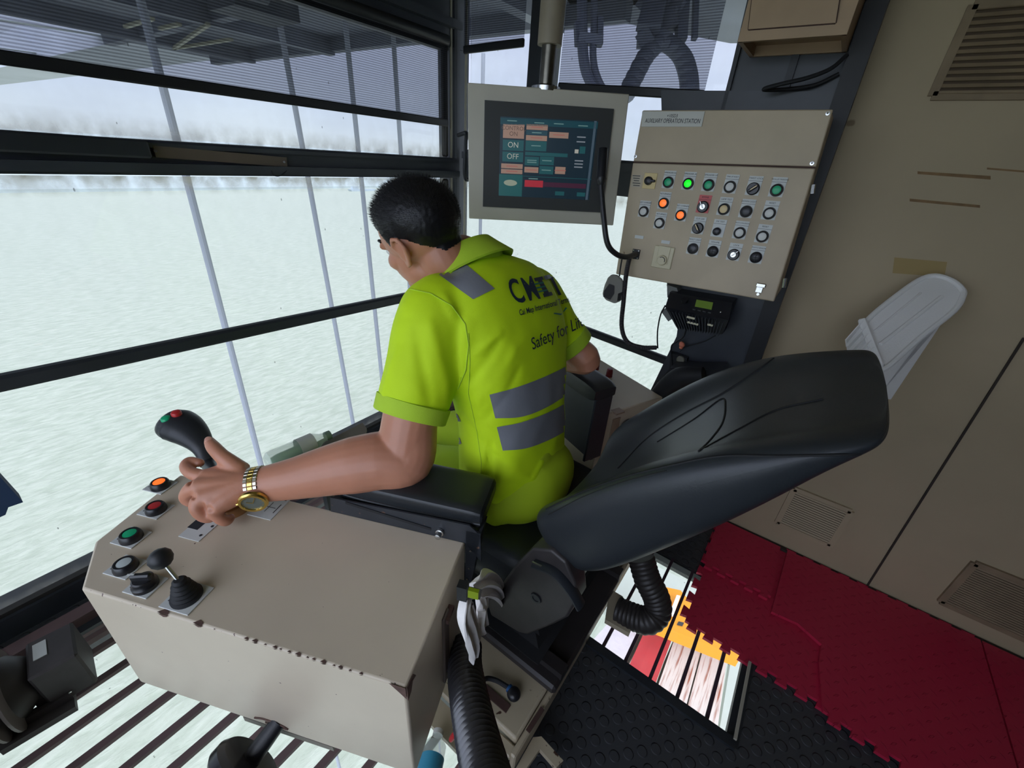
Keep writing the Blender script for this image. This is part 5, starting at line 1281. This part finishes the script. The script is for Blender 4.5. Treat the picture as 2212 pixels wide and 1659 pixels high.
# wall cabinet at the top of the column
cb = empty('wall_cabinet', (1.6, .245, 1.76), 'small beige cabinet with a recessed underside high on the dark column', 'cabinet')
m_cab = mat('cabinet_enamel', sr(172, 145, 114), .5, var=.08, vscale=9)
part('body', MB().box((1.60, .245, 2.0), (.19, .245, .43)).box((1.508, .245, 1.775), (.012, .245, .03)).box((1.69, .245, 1.775), (.012, .245, .03)).box((1.60, .362, 1.775), (.19, .012, .03)).box((1.60, .128, 1.775), (.19, .012, .03)), m_cab, cb)
dz = [onx(u, v, 1.501) for u, v in ((1617, 64), (1805, 50), (1822, -60), (1632, -60))]
dr_ = part('door', MB().prism(dz, V(-.004, 0, 0)), m_cab, cb); part('door_gap', MB().bar(dz[0], dz[1], .003, .004).bar(dz[0], dz[3], .003, .004).bar(dz[1], dz[2], .003, .004), m_recess, cb)
solid('power_cable', MB().tube(spline([onx(1830, 118, 1.66), onx(1795, 148, 1.64), onx(1745, 168, 1.62), onx(1690, 181, 1.61), onx(1656, 190, 1.61), onx(1654, 194, 1.62), onx(1700, 193, 1.66), onx(1760, 184, 1.68), onx(1812, 160, 1.69)], 7), .0055, 10), m_rubber, 'black cable loop hanging under the wall cabinet', 'cable')

# ================================================================== beige wall: vents and tape marks
def louvre(y0, y1, z0, z1, lab, n, mcol, name='wall_vent', depth=.012):
    o = empty(name, (1.78, (y0 + y1) / 2, z0), lab, 'vent', 'louvred vents in the beige wall'); X = 1.785
    part('frame', MB().box((X, (y0 + y1) / 2, z0), (.012, y1 - y0, .02)).box((X, (y0 + y1) / 2, z1), (.012, y1 - y0, .02)).box((X, y0, (z0 + z1) / 2), (.012, .02, z1 - z0)).box((X, y1, (z0 + z1) / 2), (.012, .02, z1 - z0)), mcol, o)
    part('backing', MB().box((X + .003, (y0 + y1) / 2, (z0 + z1) / 2), (.004, y1 - y0, z1 - z0)), mat('vent_backing', sr(88, 72, 54), .8), o)  # one dark tone for the sheet behind the slats
    for k in range(n):
        z = z0 + (z1 - z0) * (k + .5) / n
        part('slat', MB().box((X - .004, (y0 + y1) / 2, z), (.002, y1 - y0 - .02, (z1 - z0) / n * .62), Matrix.Rotation(R(30), 3, 'Y')), mcol, o)
    return o
m_vent = mat('stained_vent', sr(140, 122, 96), .7, var=.15, vscale=14)
louvre(-.60, -.105, 1.67, 1.86, 'stained louvred vent at the top right of the beige wall', 13, m_vent)
louvre(-.43, -.235, .13, .325, 'small louvred vent low on the beige wall behind the seat', 18, m_wall)
louvre(-1.12, -.79, .10, .315, 'perforated vent low on the beige wall above the red mats', 22, m_vent)
wl = bpy.data.objects['wall_right']
m_tapeold = mat('old_tape_stain', sr(128, 100, 64), .7, var=.25, vscale=30)
for pts in (((1982, 370), (2140, 380), (2140, 388), (1982, 376)), ((1965, 429), (2117, 443), (2117, 449), (1965, 435)), ((1932, 556), (2046, 566), (2040, 598), (1928, 590)), ((2132, 362), (2230, 370), (2230, 374), (2132, 366))):
    P = [onx(u, v, 1.789) for u, v in pts]; c_ = sum(P, V(0, 0, 0)) / 4
    MB().prism([V(1.7895, p.y, p.z) for p in P], (-.0006, 0, 0)).build('tape_residue', m_tapeold if pts[0][0] != 1932 else mat('yellow_tape_patch', sr(164, 142, 92), .7), wl, None)

# ================================================================== red foam mats
m_mat = bpy.data.materials.new('red_foam'); m_mat.use_nodes = True
def foam():
    n, l = m_mat.node_tree.nodes, m_mat.node_tree.links; b = n['Principled BSDF']; b.inputs['Base Color'].default_value = sr(186, 34, 68) + (1,); b.inputs['Roughness'].default_value = .5
    tc = n.new('ShaderNodeTexCoord')
    def M(op, a, b_=0.):
        q = n.new('ShaderNodeMath'); q.operation = op
        for i, x in enumerate((a, b_)):
            if isinstance(x, (int, float)): q.inputs[i].default_value = x
            else: l.new(x, q.inputs[i])
        return q.outputs[0]
    def bars(rot, off):
        """short raised lozenges on a diagonal grid"""
        mp = n.new('ShaderNodeMapping'); mp.inputs['Rotation'].default_value = (0, 0, R(rot)); mp.inputs['Scale'].default_value = (30, 30, 1); mp.inputs['Location'].default_value = (off, off, 0)
        s_ = n.new('ShaderNodeSeparateXYZ'); l.new(tc.outputs['Object'], mp.inputs[0]); l.new(mp.outputs[0], s_.inputs[0])
        fx, fy = M('SUBTRACT', M('FRACT', s_.outputs[0]), .5), M('SUBTRACT', M('FRACT', s_.outputs[1]), .5)
        par = M('MODULO', M('ABSOLUTE', M('ADD', M('FLOOR', s_.outputs[0]), M('FLOOR', s_.outputs[1]))), 2.)
        a1 = M('ADD', M('MULTIPLY', M('ABSOLUTE', fx), 1.0), M('MULTIPLY', M('ABSOLUTE', fy), 3.4)); a2 = M('ADD', M('MULTIPLY', M('ABSOLUTE', fx), 3.4), M('MULTIPLY', M('ABSOLUTE', fy), 1.0))
        mx = n.new('ShaderNodeMix'); l.new(par, mx.inputs[0]); l.new(a1, mx.inputs[2]); l.new(a2, mx.inputs[3])
        return M('MAXIMUM', M('MINIMUM', M('MULTIPLY', M('SUBTRACT', .46, mx.outputs[0]), 6.), 1.), 0.)
    m = n.new('ShaderNodeMath'); m.operation = 'MAXIMUM'; l.new(bars(45, 0), m.inputs[0])
    bp = n.new('ShaderNodeBump'); bp.inputs['Strength'].default_value = 1.; bp.inputs['Distance'].default_value = .008; l.new(m.outputs[0], bp.inputs['Height']); l.new(bp.outputs[0], b.inputs['Normal'])
foam()
def jig(a, b, n, out, depth=.022):
    """edge from a to b with jigsaw tabs towards out (+) """
    a, b, out = Vector(a), Vector(b), Vector(out); P = []; d = (b - a) / n
    for k in range(n):
        s = a + d * k
        P += [s, s + d * .28, s + d * .20 + out * depth, s + d * .80 + out * depth, s + d * .72]
        if k % 1 == 0: pass
    return P
def foam_mat(name_lab, outline, z, th=.012):
    from mathutils.geometry import tessellate_polygon
    mb = MB(); n = len(outline); top = [(p[0], p[1], z + th) for p in outline]; bot = [(p[0], p[1], z) for p in outline]
    fs = [tuple(t) for t in tessellate_polygon([[Vector((p[0], p[1], 0)) for p in outline]])]
    mb.add(top + bot, fs + [tuple(i + n for i in reversed(f)) for f in fs] + [(k, (k + 1) % n, n + (k + 1) % n, n + k) for k in range(n)])
    return solid('foam_mat', mb, m_mat, name_lab, 'mat', 'red foam floor mats', None)
foam_mat('red foam mat nearest the floor window, with a free jigsaw edge', jig((1.17, -.045, 0), (1.17, -.50, 0), 8, (-1, 0, 0)) + [V(1.17, -.50, 0), V(1.77, -.50, 0)] + [V(1.77, -.045, 0)] + jig((1.77, -.045, 0), (1.17, -.045, 0), 8, (0, 1, 0))[1:], .001)
foam_mat('short red foam mat tucked in the corner behind the seat', jig((1.47, -.03, 0), (1.47, -.285, 0), 5, (-1, 0, 0)) + [V(1.47, -.285, 0), V(1.77, -.285, 0), V(1.77, -.03, 0)], .0155)
foam_mat('L-shaped red foam mat overlapping the one by the floor window', [V(1.40, -.295, 0)] + [V(1.41, -.38, 0), V(1.375, -.455, 0), V(1.30, -.45, 0), V(1.15, -.465, 0)] + jig((1.135, -.47, 0), (1.12, -.93, 0), 8, (-1, 0, 0)) + [V(1.12, -.93, 0), V(1.77, -.93, 0)] + jig((1.77, -.93, 0), (1.77, -.295, 0), 10, (1, 0, 0), .008)[1:] , .0155)
foam_mat('brighter red foam mat at the lower right corner', jig((1.15, -.935, 0), (1.15, -1.5, 0), 8, (-1, 0, 0)) + [V(1.15, -1.5, 0), V(1.77, -1.5, 0), V(1.77, -.935, 0)], .0155)

# ================================================================== seat pedestal, hoses, things low down
ped = empty('seat_pedestal', (.82, .55, 0), 'beige steel pedestal box with rusty chips carrying the driver seat', 'pedestal')
m_ped = mat('chipped_pedestal_enamel', sr(176, 164, 140), .45, var=.1, vscale=8, speck=(26, .66, sr(70, 45, 36)), bump=.06, bscale=40)
px_ = part('box', MB().box((.845, .56, .075), (.77, .69, .13)), m_ped, ped); _b = px_.modifiers.new('b', 'BEVEL'); _b.width = .008; _b.segments = 3
part('rear_rail', MB().box((.83, .205, .10), (.80, .016, .07), bev=.004), m_ped, ped)
part('side_channel', MB().box((.44, .52, .115), (.03, .62, .02), bev=.004).box((.40, .52, .06), (.06, .60, .02)), m_ped, ped)
part('slot', MB().bar(onz(1046, 1487, .142), onz(1098, 1532, .142), .022, .004), m_recess, ped)
part('slot', MB().bar(onx(1145, 1595, .455) * 0 + onz(1140, 1580, .142), onz(1172, 1530, .142), .012, .004), m_recess, ped)
part('foot', MB().prism([onz(u, v, .05) for u, v in ((1150, 1600), (1168, 1598), (1215, 1650), (1200, 1665), (1165, 1625), (1120, 1690), (1100, 1690))], (0, 0, .02)), m_ped, ped)
part('bolt', MB().lathe(onz(1097, 1609, .07), (0, 0, 1), [(0, .007), (.004, .006), (.004, .0003)], n=12), m_chrome, ped)
cc = empty('cable_plug', onz(1110, 1498, .145), 'black cable with a round blue-ringed plug on the pedestal', 'plug')
part('cable', MB().tube(spline([onz(1035, 1480, .18), onz(1050, 1466, .16), onz(1072, 1470, .152), onz(1098, 1485, .155)], 6), .0065, 10), m_rubber, cc)
part('plug_body', MB().ell(onz(1110, 1499, .158), (.019, .019, .015)), m_bezel, cc)
part('blue_ring', MB().cyl(onz(1099, 1486, .157), onz(1103, 1490, .158), .011), mat('blue_plastic', sr(35, 80, 130), .4), cc)
m_hose = mat('glossy_hose', sr(52, 52, 56), .25, spec=.8)
solid('corrugated_hose', corrugated([dep(1006, 1395, 1.02), dep(1004, 1440, .95), dep(1012, 1500, .86), dep(1030, 1590, .75), dep(1052, 1680, .66), dep(1070, 1760, .58)], .040, .015, .009, 28), m_hose, 'thick black corrugated hose running down beside the console', 'hose')
dc = empty('air_duct', onz(1400, 1335, .25), 'dark ribbed air duct bending over the rear floor window', 'duct')
part('duct_hose', corrugated([onz(1385, 1205, .35), onz(1398, 1250, .30), onz(1418, 1292, .25), onz(1420, 1322, .21), onz(1398, 1340, .18), onz(1362, 1330, .16), onz(1335, 1318, .15)], .043, .014, .003, 24), mat('duct_plastic', sr(48, 44, 42), .45), dc)
part('flange', MB().prism([onz(u, v, .15) for u, v in ((1318, 1272), (1345, 1288), (1372, 1340), (1360, 1368), (1308, 1338))], (0, 0, -.02)), m_ped, dc)
# rag on a clamp at the console's rear corner
n_b = V(.395, -.918, 0)
def cb_(u, v, off=.0): return onp(u, v, V(.497, .431, 0) + n_b * (.07 + off), n_b)
rg2 = empty('cleaning_rag', cb_(1030, 1290), 'white cleaning rag hanging from the clamp behind the console', 'rag')
m_rag = mat('white_cloth', sr(245, 240, 235), .9, bump=.4, bscale=120)
def strand(px, w, fl, nm='fold', seed=0):
    P = spline([cb_(u, v, o) for u, v, o in px], 7); mb = MB(); rings = []
    for i, p in enumerate(P):
        t = (P[min(i + 1, len(P) - 1)] - P[max(i - 1, 0)]).normalized(); sd = t.cross(n_b).normalized(); k = i / (len(P) - 1)
        ww = lerp_list(w, len(P))[i] * 1.3; ring = []
        for j in range(20):
            a = 2 * math.pi * j / 20; x = math.cos(a) * ww; y = math.sin(a) * ww * fl + math.sin(x * 330 + seed + k * 2) * .0045
            ring.append(p + sd * x + n_b * y)
        rings.append(ring)
    return mb.loft(rings)
part('cloth', strand([(1010, 1282, 0), (1006, 1320, .005), (1016, 1360, .008), (1024, 1395, .006), (1024, 1418, .004)], [.010, .017, .018, .020, .019, .016, .012], .32), m_rag, rg2)
part('cloth', strand([(1020, 1275, 0), (1045, 1260, .01), (1072, 1270, .012), (1084, 1295, .012), (1083, 1322, .01)], [.012, .020, .020, .017, .013, .008], .32, seed=1), m_rag, rg2)
part('cloth', strand([(1036, 1280, 0), (1042, 1305, .008), (1040, 1335, .01), (1046, 1354, .008)], [.012, .018, .021, .018, .014], .3, seed=2), m_rag, rg2)
cl2 = empty('spring_clamp', cb_(1012, 1280), 'small black clamp with a yellow-green sticker at the console corner', 'clamp')
part('jaw', MB().bar(cb_(1000, 1262, .0), cb_(1000, 1290, .0), .014, .016, up=n_b).bar(cb_(1000, 1276, .0), cb_(1030, 1282, .012), .016, .016, up=n_b), m_plastic, cl2)
part('sticker', MB().box(cb_(1023, 1282, .024), (.016, .006, .016), Matrix.Rotation(AL, 3, 'Z')), mat('lime_sticker', sr(130, 150, 20), .4), cl2)
# spotlight at the lower left
sl = empty('floodlight', onz(85, 1480, .0), 'black floodlight on a bracket at the bottom left, over the grille', 'floodlight')
m_fl = mat('dusty_black_metal', sr(66, 62, 62), .55, var=.2, vscale=15)
B0, B1 = onz(2, 1602, .03), onz(163, 1508, .03)
part('base_bracket', MB().bar(B0, B1, .07, .02).bar(B0 + V(0, 0, .02), B1 + V(0, 0, .02), .012, .03), m_fl, sl)
mc_ = onz(128, 1425, .13)
dB = (B1 - B0).normalized(); sB = V(0, 0, 1).cross(dB)
RB = Matrix((dB, sB, V(0, 0, 1))).transposed()
part('ballast_box', MB().box(mc_ + V(0, 0, -.02), (.095, .13, .145), RB, .006).box(mc_ + V(0, 0, -.05) - dB * .055, (.03, .10, .09), RB, .004), m_fl, sl)
part('label', MB().box(mc_ - dB * .020 + sB * .015 + V(0, 0, .0535), (.026, .055, .002), RB), m_plate, sl)
lc_ = mc_ - dB * .125 + V(0, 0, -.01)
part('lamp_housing', MB().lathe(lc_ + dB * .09, -dB, [(0, .03), (.02, .06), (.05, .085), (.075, .092)], n=36), m_fl, sl)
part('cooling_ring', MB().lathe(lc_ + dB * .035, -dB, [(0, .09), (.006, .115), (.012, .115), (.012, .09)], n=40), mat('worn_ring', sr(120, 112, 108), .4), sl)
part('cooling_ring', MB().lathe(lc_ + dB * .008, -dB, [(0, .09), (.006, .12), (.012, .12), (.012, .09)], n=40), mat('worn_ring', (0, 0, 0)), sl)
part('lens', MB().lathe(lc_ - dB * .01, -dB, [(0, .09), (.05, .10), (.09, .09), (.11, .04), (.115, .001)], n=36), mat('dusty_lens', sr(120, 122, 104), .3), sl)
part('knob', MB().cyl(mc_ - dB * .10 + V(0, 0, .03) , mc_ - dB * .10 + V(0, 0, .05) , .016), mat('tan_knob', sr(170, 140, 118), .5), sl)
for q in (B0, B1): part('bolt', MB().lathe(q + V(0, 0, .035), (0, 0, 1), [(0, .006), (.004, .006), (.004, .0003)], n=6), m_chrome, sl)
# cloth at the far left, bottles, ledge
solid('blue_jacket', MB().prism([ony(u, v, 1.50) for u, v in ((-60, 960), (0, 1030), (50, 1085), (18, 1096), (12, 1112), (-40, 1135), (-90, 1140))], (0, .05, 0)), mat('blue_fabric', sr(38, 62, 96), .8, bump=.3, bscale=60), 'blue fabric corner hanging at the left edge by the window', 'jacket')
LZ = .42
lg = empty('front_ledge', onz(700, 985, 0), 'grey-brown ledge behind the forearm holding a bottle', 'ledge')
lp = [onz(u, v, LZ) for u, v in ((783, 913), (792, 925), (770, 1010), (560, 1075), (560, 1018), (640, 985))]
part('board', MB().prism(lp, (0, 0, -.015)), mat('ledge_brown', sr(120, 110, 100), .6), lg)
lcx = sum(lp, V(0, 0, 0)) / len(lp); part('support', MB().box((lcx.x, lcx.y, LZ / 2 - .02), (.03, .03, LZ - .02)), m_black, lg)
bt_ = empty('plastic_bottle', onz(640, 975, LZ + .0), 'clear plastic bottle with a pale label lying on the ledge behind the forearm', 'bottle')
m_clear = bpy.data.materials.new('clear_plastic'); m_clear.use_nodes = True; _n = m_clear.node_tree.nodes; _pb = _n['Principled BSDF']; _pb.inputs['Base Color'].default_value = (.75, .9, .8, 1); _pb.inputs['Alpha'].default_value = .35; _pb.inputs['Roughness'].default_value = .1
q0, q1 = onz(575, 1000, LZ + .035), onz(706, 942, LZ + .035); dq = (q1 - q0).normalized(); ln = (q1 - q0).length
part('body', MB().lathe(q0, dq, [(0, .022), (.01, .033), (ln * .12, .036), (ln * .35, .034), (ln * .6, .036), (ln * .78, .033), (ln * .9, .020), (ln, .015)], n=28), m_clear, bt_)
part('label', MB().lathe(q0 + dq * ln * .5, dq, [(0, .0365), (ln * .26, .0362)], n=28, caps=False), mat('pale_bottle_label', sr(200, 200, 195), .6), bt_)
part('cap', MB().cyl(q0 + dq * ln * .97, q0 + dq * ln * 1.06, .018), mat('green_cap', sr(120, 140, 128), .5), bt_)
part('contents', MB().lathe(q0 + dq * .02 - V(0, 0, .010), dq, [(0, .018), (.02, .022), (ln * .6, .022), (ln * .7, .010)], n=20), mat('green_contents', sr(110, 150, 110), .5), bt_)
solid('black_cap', MB().ell(onz(668, 1000, LZ + .03), (.06, .045, .035)), mat('dark_cloth_cap', sr(62, 60, 72), .8), 'dark cloth cap on the ledge just above the forearm', 'cap')
b3 = empty('water_bottle', dep(938, 1640, 1.05), 'small water bottle with a bright blue label under the console', 'bottle')
w0, w1 = dep(925, 1675, 1.02), dep(945, 1590, 1.10); dw = (w1 - w0).normalized(); lw = (w1 - w0).length
part('body', MB().lathe(w0, dw, [(-.03, .028), (0, .030), (lw * .4, .030), (lw * .75, .029), (lw * .95, .014), (lw * 1.05, .012)], n=24), m_clear, b3)
part('label', MB().lathe(w0, dw, [(-.02, .0308), (lw * .42, .0308)], n=24, caps=False), mat('cyan_label', sr(70, 165, 200), .5), b3)
part('cap', MB().cyl(w0 + dw * lw * 1.02, w0 + dw * lw * 1.15, .014), m_white, b3)
solid('red_lever_tip', MB().tube(spline([onz(990, 1562, .17), onz(985, 1580, .16), onz(974, 1598, .13)], 4), [.003, .003, .003, .003, .004, .006, .007, .007, .006], 10), m_btn['red'], 'tiny red-tipped lever beside the corrugated hose', 'lever')
# red collar label
lb = [dep(u, v, 1) for u, v in ((1036, 505), (1058, 506), (1066, 517), (1044, 520))]
def colhit(u, v):
    d = ray(u, v).normalized(); h = bcol.ray_cast(CPOS, d); return (h[0] + h[1].normalized() * (.0012 if h[1].dot(d) < 0 else -.0012)) if h[0] else None
dg = bpy.context.evaluated_depsgraph_get(); bpy.context.view_layer.update()
bcol = BVHTree.FromPolygons([co_.matrix_world @ v.co for v in co_.data.vertices], [tuple(p.vertices) for p in co_.data.polygons])
Pq = [colhit(u, v) for u, v in ((1036, 505), (1056, 506), (1064, 517), (1044, 519))]
if all(Pq): part('collar_label', MB().add(Pq, [(0, 1, 2, 3)]), mat('red_collar_label', sr(190, 60, 40), .6), person, None)
